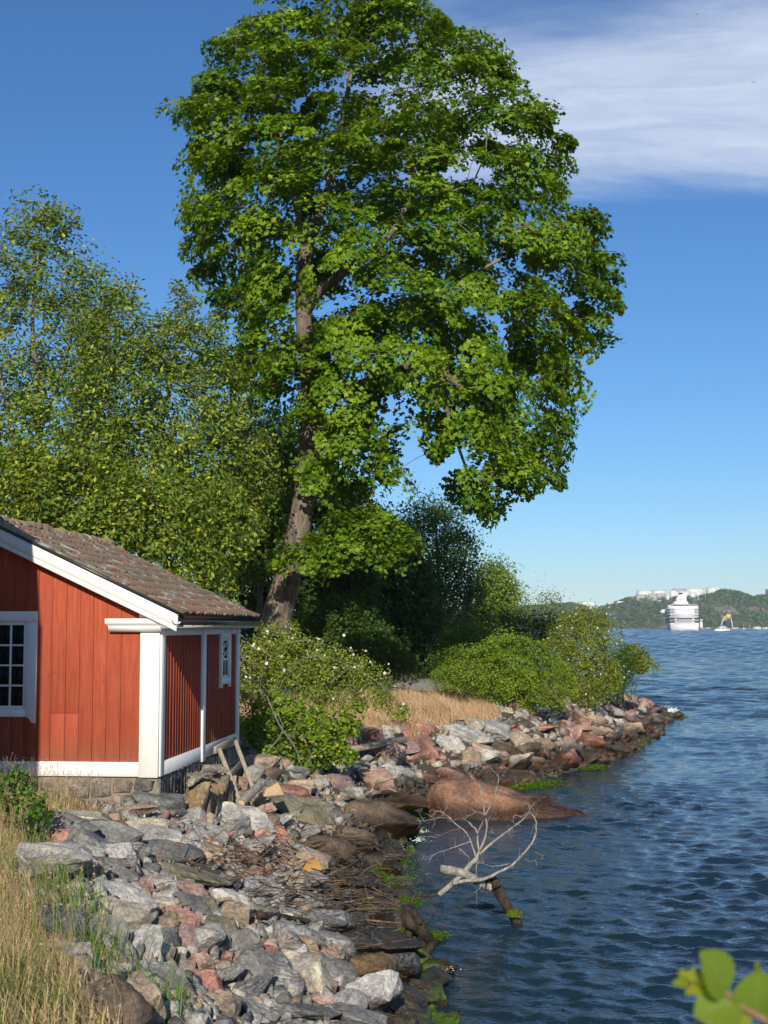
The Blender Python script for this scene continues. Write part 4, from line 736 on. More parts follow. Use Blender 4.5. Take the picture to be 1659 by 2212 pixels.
for pts, r0, r1, d1, sd in [([(935, 835), (960, 760), (1000, 680), (1022, 600), (1030, 520), (1010, 440), (1000, 350), (985, 250), (970, 180), (920, 110), (870, 60)], .022, .004, .2, 10), ([(1010, 440), (1050, 360), (1100, 260), (1122, 160), (1140, 70), (1090, 10)], .011, .004, -.2, 4), ([(960, 800), (1080, 690), (1200, 600), (1320, 510), (1390, 450), (1430, 380), (1420, 310)], .022, .004, -.35, 12), ([(955, 770), (940, 680), (935, 590), (890, 530), (850, 495)], .015, .009, .2, 3), ([(938, 600), (965, 540), (1005, 470)], .009, .006, .3, 1),
    ([(930, 835), (890, 720), (860, 640), (820, 580), (740, 520), (680, 460), (600, 400), (490, 380)], .014, .003, .5, 8), ([(690, 470), (600, 455), (470, 480), (340, 480)], .007, .002, .6, 5), ([(870, 680), (760, 720), (640, 760), (560, 790), (490, 835)], .008, .002, -.3, 5), ([(1085, 690), (1035, 612), (1090, 590)], .009, .005, -.4, 2), ([(1010, 430), (940, 400), (850, 440), (720, 480)], .007, .002, .4, 6), ([(1240, 890), (1140, 910), (1060, 910), (930, 865)], .009, .003, -.3, 6), ([(1370, 830), (1440, 870), (1530, 830), (1570, 800)], .006, .002, -.6, 5), ([(770, 555), (775, 650), (765, 740)], .005, .002, .5, 1), ([(690, 460), (640, 430), (560, 455), (450, 515)], .005, .002, .5, 2), ([(765, 560), (680, 580), (560, 640)], .005, .002, .4, 2), ([(765, 745), (820, 790), (865, 840)], .007, .004, -.1, 1), ([(935, 870), (925, 970), (940, 1030)], .007, .004, -.15, 1), ([(1000, 1080), (960, 1120), (905, 1165)], .006, .003, -.3, 1), ([(1430, 390), (1360, 440), (1290, 430), (1280, 500), (1310, 525)], .005, .002, -.4, 4)]:
    limb('twig', pts, r0, r1, 'bleached', -.1, d1 - .1, 5, side=sd)
root = empty('root_snag', tuple(pt(900, 2000, 17.3)), 0, 'dark gnarled root snag standing in the shallows below the dead branch', 'root snag'); rp0 = np.array(root.location)
for pts, r in [([(880, 1962), (882, 1990), (905, 2003), (930, 2030), (930, 2046), (905, 2090), (895, 2110)], [.07, .08, .085, .06, .05, .04, .03]), ([(905, 1995), (890, 1965), (868, 1948)], [.05, .04, .02]), ([(930, 2040), (905, 2040), (880, 2062), (860, 2080)], [.035, .025, .014, .01]), ([(888, 1990), (880, 2030), (884, 2052)], [.06, .04, .03]), ([(895, 1998), (897, 2030), (893, 2055)], [.05, .03, .02]), ([(900, 1998), (925, 1990), (938, 1975)], [.03, .02, .01])]:
    P_ = smooth_line(np.array([pt(x, y, 17.2 + .1 * rr.normal()) for x, y in pts]) - rp0, 4); Geo().tube(P_ + .006 * rr.normal(size=P_.shape), np.interp(np.linspace(0, 1, len(P_)), np.linspace(0, 1, len(r)), r), 8).out('root', M['wetwood'], root, smooth=True)
def tuft(name, c, r, n, cols, parent, mat='leaf', flat=.4, ls=.03):
    v = rr.normal(size=(n, 3)); v /= np.linalg.norm(v, axis=1, keepdims=True); v[:, 2] = np.abs(v[:, 2]) * flat; P_ = c + v * r * (.7 + .4 * rr.random((n, 1))); return leaves(name, P_, v + .5 * rr.normal(size=v.shape), ls * (.6 + .8 * rr.random(n)), LEAF_OVAL, cols[0] + (np.array(cols[1]) - cols[0]) * rr.random((n, 1)), M[mat], parent, rr)
# ------------------------------------------------------------------ leaves, crowns, trees
LEAF_MAPLE = (np.array([(0, .02, 0), (0, 1.0, -.16), (.16, .60, .0), (.56, .74, -.14), (.27, .36, .02), (.52, .08, -.14), (-.52, .08, -.14), (-.27, .36, .02), (-.56, .74, -.14), (-.16, .60, .0)]), np.array([(0, 5, 4), (0, 4, 2), (4, 3, 2), (0, 2, 9), (2, 1, 9), (0, 9, 7), (9, 8, 7), (0, 7, 6)]))
LEAF_LOBED = (np.array([(0, 0, 0), (.55, .48, -.08), (.17, .60, .03), (0, 1.0, -.12), (-.17, .60, .03), (-.55, .48, -.08)]), np.array([(0, 1, 2), (0, 2, 3), (0, 3, 4), (0, 4, 5)]))
LEAF_OVAL = (np.array([(0, 0, 0), (.27, .45, .06), (0, 1, -.05), (-.27, .45, .06)]), np.array([(0, 1, 2), (0, 2, 3)]))
LEAF_ROUND = (np.array([(0, 0, 0), (.36, .28, .05), (.34, .72, .02), (0, 1, -.08), (-.34, .72, .02), (-.36, .28, .05)]), np.array([(0, 1, 2), (0, 2, 3), (0, 3, 4), (0, 4, 5)]))
def leaves(name, pos, nrm, size, tmpl, col, mat, parent, rng):
    tv, tf = tmpl; Rm = rot_to(np.asarray(nrm, float), rng); local = tv - np.array([0, .45, 0])
    V = np.einsum('nij,kj->nki', Rm, local) * np.asarray(size)[:, None, None] + pos[:, None]
    F = (np.arange(len(pos))[:, None, None] * len(tv) + tf[None]).reshape(-1, 3)
    return mesh(name, V.reshape(-1, 3), F, mat, parent, col=np.repeat(np.clip(col, .001, 1), len(tv), 0))
def crown_centres(poly, d, n, kdepth, rng, holes=(), surf=.55, dmin=-9, dmax=9, thin=None, inset=0):
    p = np.asarray(poly, float); out = []
    q6 = np.arange(n * 6); X = p[:, 0].min() + np.ptp(p[:, 0]) * ((q6 * .7548777 + rng.random() + .035 * rng.normal(size=n * 6)) % 1); Y = p[:, 1].min() + np.ptp(p[:, 1]) * ((q6 * .5698403 + rng.random() + .035 * rng.normal(size=n * 6)) % 1)
    ok = in_poly(X, Y, poly)
    if inset: ok &= edge_dist(X, Y, poly) > inset * rng.random(len(X)) * 1.6
    for h in holes: ok &= ~in_poly(X, Y, h)
    X, Y = X[ok][:n], Y[ok][:n]; e = edge_dist(X, Y, poly); Rm = e.max(); half = kdepth * np.sqrt(np.clip(e * (2 * Rm - e), 0, None)) * d / FPX
    u = rng.uniform(-1, 1, len(X)); off = np.sign(u) * np.abs(u) ** surf * half; off = np.clip(off, dmin, dmax)
    if thin is not None: kp = ~((np.min([edge_dist(X, Y, q, closed=False) for q in thin[0]], 0) < thin[1]) & (off < .3) & (rng.random(len(X)) < thin[2])); X, Y, off, half, e = X[kp], Y[kp], off[kp], half[kp], e[kp]
    q = pt(X, Y, d + off); return q, off / (half + 1e-6), e * d / FPX
def skeleton(stems, targets, rng, step=.5, sag=.0):
    """joins every leaf spray to the nearest wood: node arrays and radii by the pipe rule"""
    nodes, par = [], []
    for s in stems:
        line = s['line']; base = -1
        if s.get('join') and nodes: base = int(np.argmin(np.linalg.norm(np.array(nodes) - line[0], axis=1)))
        for p in line: nodes.append(p); par.append(base); base = len(nodes) - 1
    main = len(nodes); root_pts = np.array(nodes); order = np.argsort(np.min(np.linalg.norm(targets[:, None] - root_pts[None, ::2], axis=2), axis=1)); tips = []
    A_ = np.zeros((60000, 3)); A_[:main] = root_pts; depth = np.zeros(60000); n = main
    for i in order:
        c = targets[i]; v = c - A_[:n]; dist = np.linalg.norm(v, axis=1) + .9 * np.maximum(0, A_[:n, 2] - c[2] - .1) + .15 * depth[:n]; j = int(np.argmin(dist)); L = np.linalg.norm(c - A_[j]); m_ = max(1, int(L / step)); p0 = A_[j].copy()
        for k in range(1, m_ + 1):
            f = k / m_; A_[n] = p0 + (c - p0) * f + np.array([0, 0, sag * math.sin(math.pi * f) * L * .15]) + rng.normal(size=3) * .05 * step * (k < m_); par.append(j if k == 1 else n - 1); depth[n] = depth[j] + f * .2 + .3; n += 1
        tips.append(n - 1)
    return A_[:n], np.array(par), main, tips
def branches(name, A_, par, main, tips, r_tip, mat, parent, stem_r=None, expo=2.4, k=5, rmax=.25):
    n = len(A_); r = np.zeros(n)
    for t_ in tips: r[t_] += r_tip ** expo
    for i in range(n - 1, -1, -1):
        if par[i] >= 0: r[par[i]] += r[i]
    r = np.minimum(np.maximum(r, r_tip ** expo) ** (1 / expo), rmax)
    idx = np.arange(main, n); a, b = A_[par[idx]], A_[idx]; ra, rb = np.minimum(r[par[idx]], r[idx] * 1.5), r[idx]
    d = b - a; L = np.linalg.norm(d, axis=1, keepdims=True) + 1e-9; d /= L; ref = np.where(np.abs(d[:, 2:]) < .9, np.array([[0, 0, 1.]]), np.array([[1., 0, 0]])); u = np.cross(d, ref); u /= np.linalg.norm(u, axis=1, keepdims=True) + 1e-9; w = np.cross(d, u)
    an = np.arange(k) * 2 * math.pi / k; ring = np.cos(an)[None, :, None] * u[:, None] + np.sin(an)[None, :, None] * w[:, None]
    V = np.stack([a[:, None] + ring * ra[:, None, None], b[:, None] + ring * rb[:, None, None] + (d * rb[:, None] * .3)[:, None]], 1).reshape(-1, 3); j = np.arange(k); f = np.stack([j, (j + 1) % k, k + (j + 1) % k, k + j], -1); F = (np.arange(len(idx))[:, None, None] * 2 * k + f[None]).reshape(-1, 4)
    return mesh(name, V, F, mat, parent, smooth=True)
def sprays(name, C, rel, out_c, n_each, rad, size, tmpl, cols, mat, parent, rng, up=.8, thick=.22, droop=.35, jit=.55, cl_tone=.35, hi=None, aspect=1.0):
    """leaf sprays: flattened, drooping layers of leaves round each centre"""
    m = len(C); N = m * n_each; ci = np.repeat(np.arange(m), n_each); o = C - out_c; o /= np.linalg.norm(o, axis=1, keepdims=True) + 1e-9
    nn = np.array([0, 0, up]) + o * (1 - up) * 1.3 + .28 * rng.normal(size=o.shape); nn /= np.linalg.norm(nn, axis=1, keepdims=True); Fm = rot_to(nn, rng)
    rs = rad * (.5 + .95 * rng.random(m)); rr_ = np.sqrt(rng.random(N)) * rs[ci]; a = rng.uniform(0, 6.283, N); h = thick * rs[ci] * rng.normal(size=N) - droop * rr_ ** 2 / rs[ci]
    P_ = C[ci] + np.einsum('nij,nj->ni', Fm[ci], np.stack([rr_ * np.cos(a) * aspect, rr_ * np.sin(a), h], 1)); lp = Fm[ci, :, 0] * (rr_ * np.cos(a))[:, None] + Fm[ci, :, 1] * (rr_ * np.sin(a))[:, None]
    ln = nn[ci] + (.55 * lp / rs[ci][:, None]) + jit * rng.normal(size=(N, 3)); ct = np.clip(rng.normal(size=m) * cl_tone + .5, 0, 1)[ci][:, None]; q = np.clip(ct + .25 * rng.normal(size=(N, 1)), 0, 1)
    col = np.array(cols[0]) * (1 - q) + np.array(cols[1]) * q
    if hi is not None: sel = rng.random(N) < hi[0]; col[sel] = np.array(hi[1]) * (.8 + .4 * rng.random((sel.sum(), 1)))
    return leaves(name, P_, ln, size * (.65 + .6 * rng.random(N)), tmpl, col, mat, parent, rng)
def trunk_line(pxs, d, dd=None): return smooth_line(np.array([pt(x, y, d + (dd[i] if dd else 0)) for i, (x, y) in enumerate(pxs)]), 4)
def tree(name, label, cat, d, poly, trunks, n, n_each, rad, size, tmpl, cols, mat, bark, seed, kdepth=.8, holes=(), group=None, r_tip=.008, surf=.55, twig=True, step=.5, dmin=-9, dmax=9, rmax=.2, **kw):
    rng = np.random.default_rng(seed); lines = []
    root = empty(name, (0, 0, 0), 0, label, cat, group)
    for (pxs, w0, w1, dd, join) in trunks: lines.append(dict(line=trunk_line(pxs, d, dd), join=join, w=(w0, w1)))
    b0 = lines[0]['line'][0].copy(); root.location = b0
    C, rel, e = crown_centres(poly, d, n, kdepth, rng, holes, surf, dmin, dmax, kw.pop('thin', None), kw.pop('inset', 0))
    g_ = ground(C[:, 0], C[:, 1]); C[:, 2] = np.maximum(C[:, 2], g_ + .12)
    for i, s in enumerate(lines):
        L = s['line'] - b0; w = np.interp(np.linspace(0, 1, len(L)), np.linspace(0, 1, len(np.atleast_1d(s['w'][0]))), np.atleast_1d(s['w'][0])) if np.ndim(s['w'][0]) else np.linspace(s['w'][0], s['w'][1], len(L)); L2 = L.copy()
        if i == 0: L2[0] = L2[0] - [0, 0, .3]
        Geo().tube(L2, w, 12 if i == 0 else 8).out('trunk' if i == 0 or not s['join'] else 'limb', M[bark], root, smooth=True)
    A_, par, main, tips = skeleton(lines, C, rng, step, kw.pop('sag', .3))
    if twig: branches('branch', A_ - b0, par, main, tips, r_tip, M[bark], root, rmax=rmax)
    oc = np.array([C[:, 0].mean(), d, C[:, 2].min() + .35 * np.ptp(C[:, 2])]); [q.__setitem__('kind', 'stuff') for q in root.children if q.name.startswith('branch')]; o = sprays('crown', C - b0, rel, oc - b0, n_each, rad, size, tmpl, cols, M[mat], root, rng, **kw); o['kind'] = 'stuff'
    return root, C
# the great maple
MAPLE = [(575, -60), (572, 5), (520, 42), (462, 60), (455, 112), (420, 150), (400, 192), (368, 220), (410, 246), (402, 300), (398, 348), (422, 408), (352, 440), (396, 468), (398, 512), (358, 550), (368, 578), (412, 592), (446, 640), (470, 700), (488, 780), (505, 850), (540, 860), (600, 900), (640, 960), (660, 1040), (700, 1065), (760, 1070), (830, 1052), (850, 1030), (900, 1010), (930, 985), (945, 1000), (925, 1050), (965, 1078), (1000, 1105), (1080, 1112), (1130, 1070), (1183, 1080), (1215, 1045), (1220, 1000), (1246, 965), (1228, 890), (1255, 830), (1245, 782), (1262, 748), (1306, 752), (1303, 672), (1336, 648), (1338, 512), (1288, 448), (1240, 398), (1205, 398), (1245, 345), (1256, 302), (1196, 262), (1186, 226), (1140, 188), (1106, 142), (1084, 82), (1035, 62), (960, 38), (905, 0), (895, -60)]
HOLES = [[(830, 885), (900, 900), (945, 940), (930, 975), (880, 1000), (848, 985), (842, 930)], [(910, 565), (940, 550), (940, 595), (915, 605)], [(985, 315), (1020, 300), (1030, 365), (1000, 380)], [(610, 200), (650, 180), (650, 240), (620, 250)], [(500, 830), (560, 815), (545, 875), (505, 880)], [(945, 880), (985, 860), (980, 920)], [(480, 740), (520, 720), (520, 770)], [(640, 640), (690, 640), (690, 700), (650, 700)]]
T = [([(595, 1350), (604, 1310), (621, 1250), (640, 1170), (658, 1070), (668, 960), (671, 870), (663, 770), (656, 690), (655, 600), (662, 535)], [.44, .41, .37, .335, .30, .275, .265, .24, .22, .20, .18], 0, None, False), ([(662, 535), (692, 462), (722, 360), (742, 250), (765, 120)], .17, .05, [0, .3, .5, .8, 1], True), ([(662, 535), (640, 440), (612, 330), (590, 220), (560, 130)], .13, .04, [0, -.3, -.8, -1, -1.2], True), ([(671, 880), (735, 850), (800, 822), (870, 795), (925, 788), (990, 830), (1060, 850)], .17, .06, [0, -.5, -1, -1.4, -1.8, -2.2, -2.5], True), ([(656, 680), (690, 630), (740, 590), (800, 545), (840, 510), (880, 440), (900, 340)], .17, .05, [0, -.4, -.9, -1.3, -1.5, -1.8, -2], True),
     ([(800, 545), (880, 580), (950, 640), (1010, 600), (1080, 560)], .10, .04, [-1.3, -1.6, -2, -2.2, -2.4], True), ([(666, 790), (610, 800), (560, 832), (500, 820)], .10, .04, [0, .2, .4, .5], True), ([(925, 788), (960, 870), (985, 950), (1010, 1020)], .08, .03, [-1.8, -1.6, -1.4, -1.2], True), ([(668, 960), (720, 930), (760, 960)], .06, .03, [0, -.8, -1.2], True), ([(656, 640), (600, 590), (520, 560), (440, 520)], .09, .03, [0, .6, 1, 1.2], True), ([(660, 760), (700, 700), (760, 690), (860, 680)], .09, .03, [0, 1.2, 2.2, 3], True)]
maple, MC = tree('maple_tree', 'tall full crowned maple with leaning trunk rising behind the red shed', 'tree', 38.0, MAPLE, T, 810, 170, .60, .150, LEAF_LOBED, ((.046, .108, .006), (.128, .200, .010)), 'maple', 'bark', 7, kdepth=.72, holes=HOLES, r_tip=.0075, surf=.6, up=.62, thick=.13, droop=.45, jit=.40, hi=(.07, (.18, .24, .015)), rmax=.12, inset=11, thin=([[(668, 1010), (668, 900), (660, 760), (655, 640), (662, 520), (690, 450)], [(656, 680), (740, 590), (840, 510)], [(690, 860), (800, 822), (840, 806)]], 20, .45))
# low leafy shoots round the foot of the maple
low, _ = tree('maple_sapling', 'low bright maple shoots hanging over the foot of the trunk', 'sapling', 36.2, [(655, 1160), (680, 1140), (700, 1130), (720, 1110), (780, 1085), (830, 1100), (860, 1130), (905, 1150), (880, 1175), (900, 1195), (850, 1215), (780, 1200), (740, 1225), (700, 1215), (665, 1225), (640, 1205), (600, 1222), (570, 1215), (600, 1200), (650, 1185)], [([(628, 1275), (670, 1215), (715, 1180), (760, 1140)], .045, .02, [1.4, .4, 0, 0], False), ([(660, 1225), (640, 1210), (600, 1208)], .025, .012, None, True), ([(730, 1180), (800, 1170), (860, 1165)], .03, .012, None, True)], 60, 100, .42, .135, LEAF_LOBED, ((.05, .11, .008), (.13, .20, .012)), 'maple', 'dark_bark', 8, kdepth=.6, up=.75, thick=.2, droop=.4, jit=.45, hi=(.08, (.17, .24, .02)))
# pale grey-green sallows behind the shed
SAL = dict(size=.132, tmpl=LEAF_OVAL, cols=((.055, .100, .014), (.140, .190, .028)), mat='leaf', bark='grey_bark', cl_tone=.45, up=.45, thick=.4, droop=.25, jit=.55, r_tip=.006, kdepth=.7, rmax=.08, group='pale leafed trees behind the shed')
tree('sallow_tree', 'tallest pale sallow with thin feathery top at the edge of the picture', 'tree', 37.0, [(-120, 760), (-90, 560), (-20, 470), (50, 425), (95, 432), (130, 450), (170, 500), (215, 560), (205, 620), (240, 680), (240, 780), (260, 900), (240, 1080), (160, 1180), (-60, 1180)], [([(80, 1330), (70, 1150), (85, 900), (70, 700), (85, 520)], .16, .02, None, False), ([(75, 1100), (20, 900), (-20, 700)], .09, .02, None, True), ([(80, 950), (150, 750), (160, 600)], .07, .015, None, True)], 380, 78, .46, seed=9, hi=(.12, (.25, .28, .04)), **SAL)
tree('sallow_tree', 'rounded pale sallow with yellow tips between the tallest one and the maple', 'tree', 35.5, [(180, 700), (215, 620), (248, 575), (255, 610), (300, 660), (330, 700), (360, 690), (385, 620), (410, 610), (440, 680), (470, 720), (510, 800), (545, 880), (590, 960), (590, 1040), (570, 1120), (540, 1190), (470, 1250), (400, 1190), (300, 1180), (200, 1150), (160, 1000), (160, 800)], [([(300, 1330), (310, 1180), (330, 1000), (370, 820), (390, 680)], .15, .02, None, False), ([(315, 1120), (240, 900), (235, 680)], .08, .02, None, True), ([(330, 1000), (440, 940), (540, 960)], .07, .02, None, True)], 460, 88, .47, seed=10, hi=(.14, (.26, .28, .035)), **SAL)
tree('sallow_tree', 'lowest pale sallow arching down over the tiled roof', 'tree', 32.5, [(-60, 1010), (60, 960), (200, 980), (330, 1030), (440, 1040), (520, 1070), (560, 1110), (530, 1170), (510, 1220), (480, 1270), (540, 1290), (490, 1310), (380, 1260), (300, 1220), (150, 1180), (-60, 1160)], [([(260, 1330), (255, 1230), (230, 1120), (190, 1020)], .10, .02, None, False), ([(255, 1230), (350, 1120), (430, 1080)], .06, .015, None, True), ([(250, 1200), (340, 1180), (470, 1240)], .05, .015, None, True), ([(240, 1180), (120, 1100), (20, 1060)], .06, .015, None, True)], 270, 96, .42, seed=12, hi=(.2, (.27, .29, .03)), **SAL)
# dark wood in the maple's shade
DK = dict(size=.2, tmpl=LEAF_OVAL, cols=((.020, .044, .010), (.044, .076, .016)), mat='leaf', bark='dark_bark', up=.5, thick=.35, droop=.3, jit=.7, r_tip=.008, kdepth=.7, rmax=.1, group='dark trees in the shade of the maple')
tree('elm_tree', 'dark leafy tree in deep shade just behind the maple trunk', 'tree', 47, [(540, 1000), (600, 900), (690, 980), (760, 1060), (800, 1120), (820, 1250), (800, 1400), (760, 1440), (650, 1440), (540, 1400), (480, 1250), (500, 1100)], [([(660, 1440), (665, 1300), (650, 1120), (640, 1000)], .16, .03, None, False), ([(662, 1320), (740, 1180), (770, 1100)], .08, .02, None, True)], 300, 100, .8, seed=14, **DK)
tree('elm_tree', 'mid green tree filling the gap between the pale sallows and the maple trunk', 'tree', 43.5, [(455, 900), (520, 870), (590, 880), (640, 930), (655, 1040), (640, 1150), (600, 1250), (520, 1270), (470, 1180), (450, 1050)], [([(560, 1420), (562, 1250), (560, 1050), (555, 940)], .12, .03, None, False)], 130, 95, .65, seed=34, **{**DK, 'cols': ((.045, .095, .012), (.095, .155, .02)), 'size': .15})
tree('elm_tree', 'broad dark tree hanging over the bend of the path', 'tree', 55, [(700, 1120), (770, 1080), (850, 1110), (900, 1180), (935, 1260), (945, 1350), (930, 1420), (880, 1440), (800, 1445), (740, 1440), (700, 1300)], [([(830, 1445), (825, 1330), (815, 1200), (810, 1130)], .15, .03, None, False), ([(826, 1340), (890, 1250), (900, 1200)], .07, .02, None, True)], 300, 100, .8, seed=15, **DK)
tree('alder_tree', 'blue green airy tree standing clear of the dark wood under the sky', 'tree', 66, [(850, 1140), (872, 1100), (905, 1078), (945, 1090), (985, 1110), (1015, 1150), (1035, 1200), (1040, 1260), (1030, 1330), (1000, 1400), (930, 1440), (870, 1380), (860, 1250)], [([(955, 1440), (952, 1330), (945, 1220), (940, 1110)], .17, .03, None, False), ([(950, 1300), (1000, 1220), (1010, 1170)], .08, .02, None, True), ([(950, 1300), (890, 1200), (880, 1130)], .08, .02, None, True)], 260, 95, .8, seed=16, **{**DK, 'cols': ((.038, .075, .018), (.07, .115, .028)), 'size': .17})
LT = dict(size=.18, tmpl=LEAF_OVAL, cols=((.085, .14, .02), (.17, .23, .035)), mat='leaf', bark='grey_bark', up=.5, thick=.4, droop=.3, jit=.7, r_tip=.008, kdepth=.7, rmax=.08, group='sunlit trees beyond the bushes on the point')
tree('lime_tree', 'sunlit round topped tree rising beyond the feathery green bush', 'tree', 76, [(1030, 1290), (1040, 1240), (1065, 1212), (1095, 1225), (1108, 1260), (1120, 1310), (1110, 1380), (1040, 1400), (1000, 1380), (1010, 1320)], [([(1065, 1440), (1068, 1340), (1072, 1240)], .14, .03, None, False)], 170, 80, .75, seed=17, **LT)
tree('willow_tree', 'wispy silver green willow shoots above the shrubs on the point', 'tree', 72, [(1105, 1340), (1125, 1300), (1165, 1282), (1195, 1275), (1210, 1300), (1230, 1320), (1235, 1370), (1180, 1400), (1100, 1400)], [([(1165, 1440), (1170, 1360), (1180, 1290)], .07, .015, None, False)], 70, 60, .55, seed=18, **{**LT, 'cols': ((.07, .11, .035), (.14, .18, .06)), 'size': .12, 'thick': .7})
tree('thorn_tree', 'dull dark green thorn crown between the willow and the feathery bush', 'tree', 58, [(960, 1330), (1010, 1310), (1070, 1320), (1120, 1330), (1180, 1325), (1230, 1330), (1260, 1360), (1230, 1420), (1100, 1430), (980, 1420), (940, 1380)], [([(1095, 1470), (1095, 1400), (1100, 1340)], .09, .02, None, False)], 150, 75, .55, seed=19, **{**LT, 'cols': ((.045, .08, .02), (.085, .12, .028)), 'size': .12})
# bushes
BU = dict(bark='dark_bark', mat='leaf', tmpl=LEAF_OVAL, r_tip=.004, rmax=.04, kdepth=.75, step=.3)
tree('feathery_bush', 'broad feathery light green bush above the pink stones', 'bush', 43.5, [(930, 1462), (946, 1448), (938, 1432), (968, 1420), (985, 1395), (1012, 1400), (1022, 1372), (1052, 1385), (1075, 1362), (1100, 1372), (1128, 1356), (1150, 1378), (1178, 1382), (1192, 1412), (1222, 1425), (1222, 1448), (1246, 1470), (1240, 1500), (1205, 1522), (1160, 1518), (1120, 1528), (1070, 1508), (1030, 1512), (1000, 1478), (962, 1482)], [([(1110, 1522), (1108, 1470), (1105, 1400)], .04, .012, None, False), ([(1150, 1522), (1170, 1470), (1190, 1430)], .03, .01, None, False), ([(1060, 1510), (1030, 1460), (1000, 1420)], .03, .01, None, False)], 300, 115, .36, .07, cols=((.085, .140, .012), (.17, .235, .022)), seed=21, up=.6, thick=.15, droop=.3, jit=.6, hi=(.1, (.18, .26, .03)), aspect=1.0, **BU)
tree('thorn_bush', 'darker bush at the inner end of the feathery bush by the path', 'bush', 49, [(935, 1420), (950, 1370), (990, 1350), (1040, 1350), (1070, 1380), (1040, 1420), (990, 1440), (950, 1450)], [([(1000, 1470), (1000, 1420), (1000, 1380)], .04, .012, None, False)], 100, 80, .4, .09, cols=((.06, .11, .018), (.11, .17, .028)), seed=22, up=.5, thick=.35, jit=.7, **BU)
def blossoms(parent, C, n, rng, size, front=True, spread=.3):
    b0 = np.array(parent.location); a = np.arange(5) * 2 * math.pi / 5; v = [(0, 0, 0)]
    for q in a: v += [(.5 * math.cos(q - .42), .5 * math.sin(q - .42), .10), (.62 * math.cos(q), .62 * math.sin(q), .16), (.5 * math.cos(q + .42), .5 * math.sin(q + .42), .10)]
    f = [(0, 1 + 3 * i, 2 + 3 * i) for i in range(5)] + [(0, 2 + 3 * i, 3 + 3 * i) for i in range(5)]
    pr = mesh('blossom', v, f, M['petal'], parent); me = pr.data; bpy.data.objects.remove(pr); sel = C[rng.integers(len(C), size=n)] + rng.normal(size=(n, 3)) * spread + np.array([0, -.25, .12])
    for p in sel:
        o = link('blossom', me, parent); o.location = Vector(p - b0); s = size * (.7 + .6 * rng.random()); o.scale = (s, s, s); o.rotation_euler = (R(60) + .6 * rng.normal(), .5 * rng.normal(), .6 * rng.normal())
M['petal'] = plain('pale_pink_petal', (.82, .72, .70), .6)
rose, C = tree('rose_bush', 'dog rose covered in pale blossoms beyond the feathery green bush', 'bush', 49.0, [(1180, 1400), (1195, 1345), (1225, 1330), (1255, 1312), (1290, 1312), (1315, 1335), (1330, 1375), (1325, 1420), (1340, 1460), (1320, 1500), (1280, 1515), (1230, 1510), (1215, 1470), (1190, 1440)], [([(1270, 1512), (1265, 1430), (1262, 1350)], .04, .012, None, False), ([(1240, 1512), (1220, 1430), (1215, 1370)], .03, .01, None, False), ([(1290, 1512), (1305, 1430), (1300, 1350)], .03, .01, None, False)], 230, 75, .36, .085, cols=((.09, .13, .018), (.18, .21, .03)), seed=23, up=.5, thick=.4, jit=.7, hi=(.12, (.22, .22, .04)), **BU)
blossoms(rose, C, 170, np.random.default_rng(4), .046)
tree('dark_shrub', 'small dark green shrub at the water side of the blossoming rose', 'bush', 53, [(1300, 1440), (1320, 1410), (1350, 1400), (1372, 1430), (1365, 1470), (1345, 1500), (1300, 1500)], [([(1335, 1503), (1335, 1450), (1338, 1420)], .03, .01, None, False)], 70, 75, .32, .09, cols=((.035, .075, .012), (.07, .12, .02)), seed=24, up=.5, thick=.4, jit=.7, **BU)
tree('alder_sapling', 'little alder leaning out over the water at the end of the bushes', 'sapling', 54, [(1345, 1400), (1365, 1392), (1390, 1400), (1400, 1425), (1422, 1440), (1395, 1450), (1360, 1448), (1345, 1430)], [([(1345, 1500), (1350, 1460), (1370, 1425), (1395, 1420)], .035, .012, None, False)], 40, 70, .30, .10, cols=((.08, .12, .018), (.16, .19, .03)), seed=25, up=.6, thick=.3, jit=.6, hi=(.1, (.25, .2, .05)), **BU)
tree('rose_shoot', 'single tall thin rose shoot with pale blossoms against the water', 'shoot', 53, [(1338, 1345), (1346, 1345), (1350, 1400), (1340, 1400)], [([(1348, 1480), (1346, 1420), (1342, 1345)], .012, .004, None, False)], 14, 16, .12, .07, cols=((.09, .13, .03), (.16, .19, .05)), seed=26, **BU)
rose2, C2 = tree('rose_bush', 'dog rose with pale blossoms spilling past the end of the shed', 'bush', 30.5, [(515, 1420), (525, 1375), (560, 1350), (600, 1340), (635, 1345), (660, 1375), (700, 1395), (745, 1398), (790, 1430), (830, 1450), (855, 1475), (845, 1495), (870, 1520), (885, 1550), (862, 1555), (830, 1520), (800, 1520), (770, 1540), (700, 1530), (640, 1500), (590, 1540), (560, 1590), (525, 1560), (515, 1500)], [([(590, 1640), (600, 1540), (610, 1440), (615, 1370)], .04, .01, None, False), ([(620, 1640), (690, 1500), (760, 1440)], .03, .01, None, False), ([(640, 1640), (740, 1540), (830, 1490), (870, 1540)], .025, .008, None, False), ([(560, 1640), (545, 1540), (540, 1430)], .03, .01, None, False), ([(610, 1640), (600, 1500), (660, 1420), (760, 1440), (850, 1500), (885, 1545)], .012, .003, [0, -.3, -.5, -.6, -.7, -.7], False), ([(600, 1640), (560, 1500), (600, 1400), (680, 1385), (740, 1410)], .012, .003, [0, -.3, -.4, -.5, -.5], False)], 270, 62, .21, .066, cols=((.11, .155, .022), (.21, .25, .04)), seed=27, up=.5, thick=.5, jit=.75, hi=(.08, (.22, .25, .07)), **{**BU, 'kdepth': .55, 'bark': 'grey_bark'})
blossoms(rose2, C2, 80, np.random.default_rng(5), .05, spread=.14)
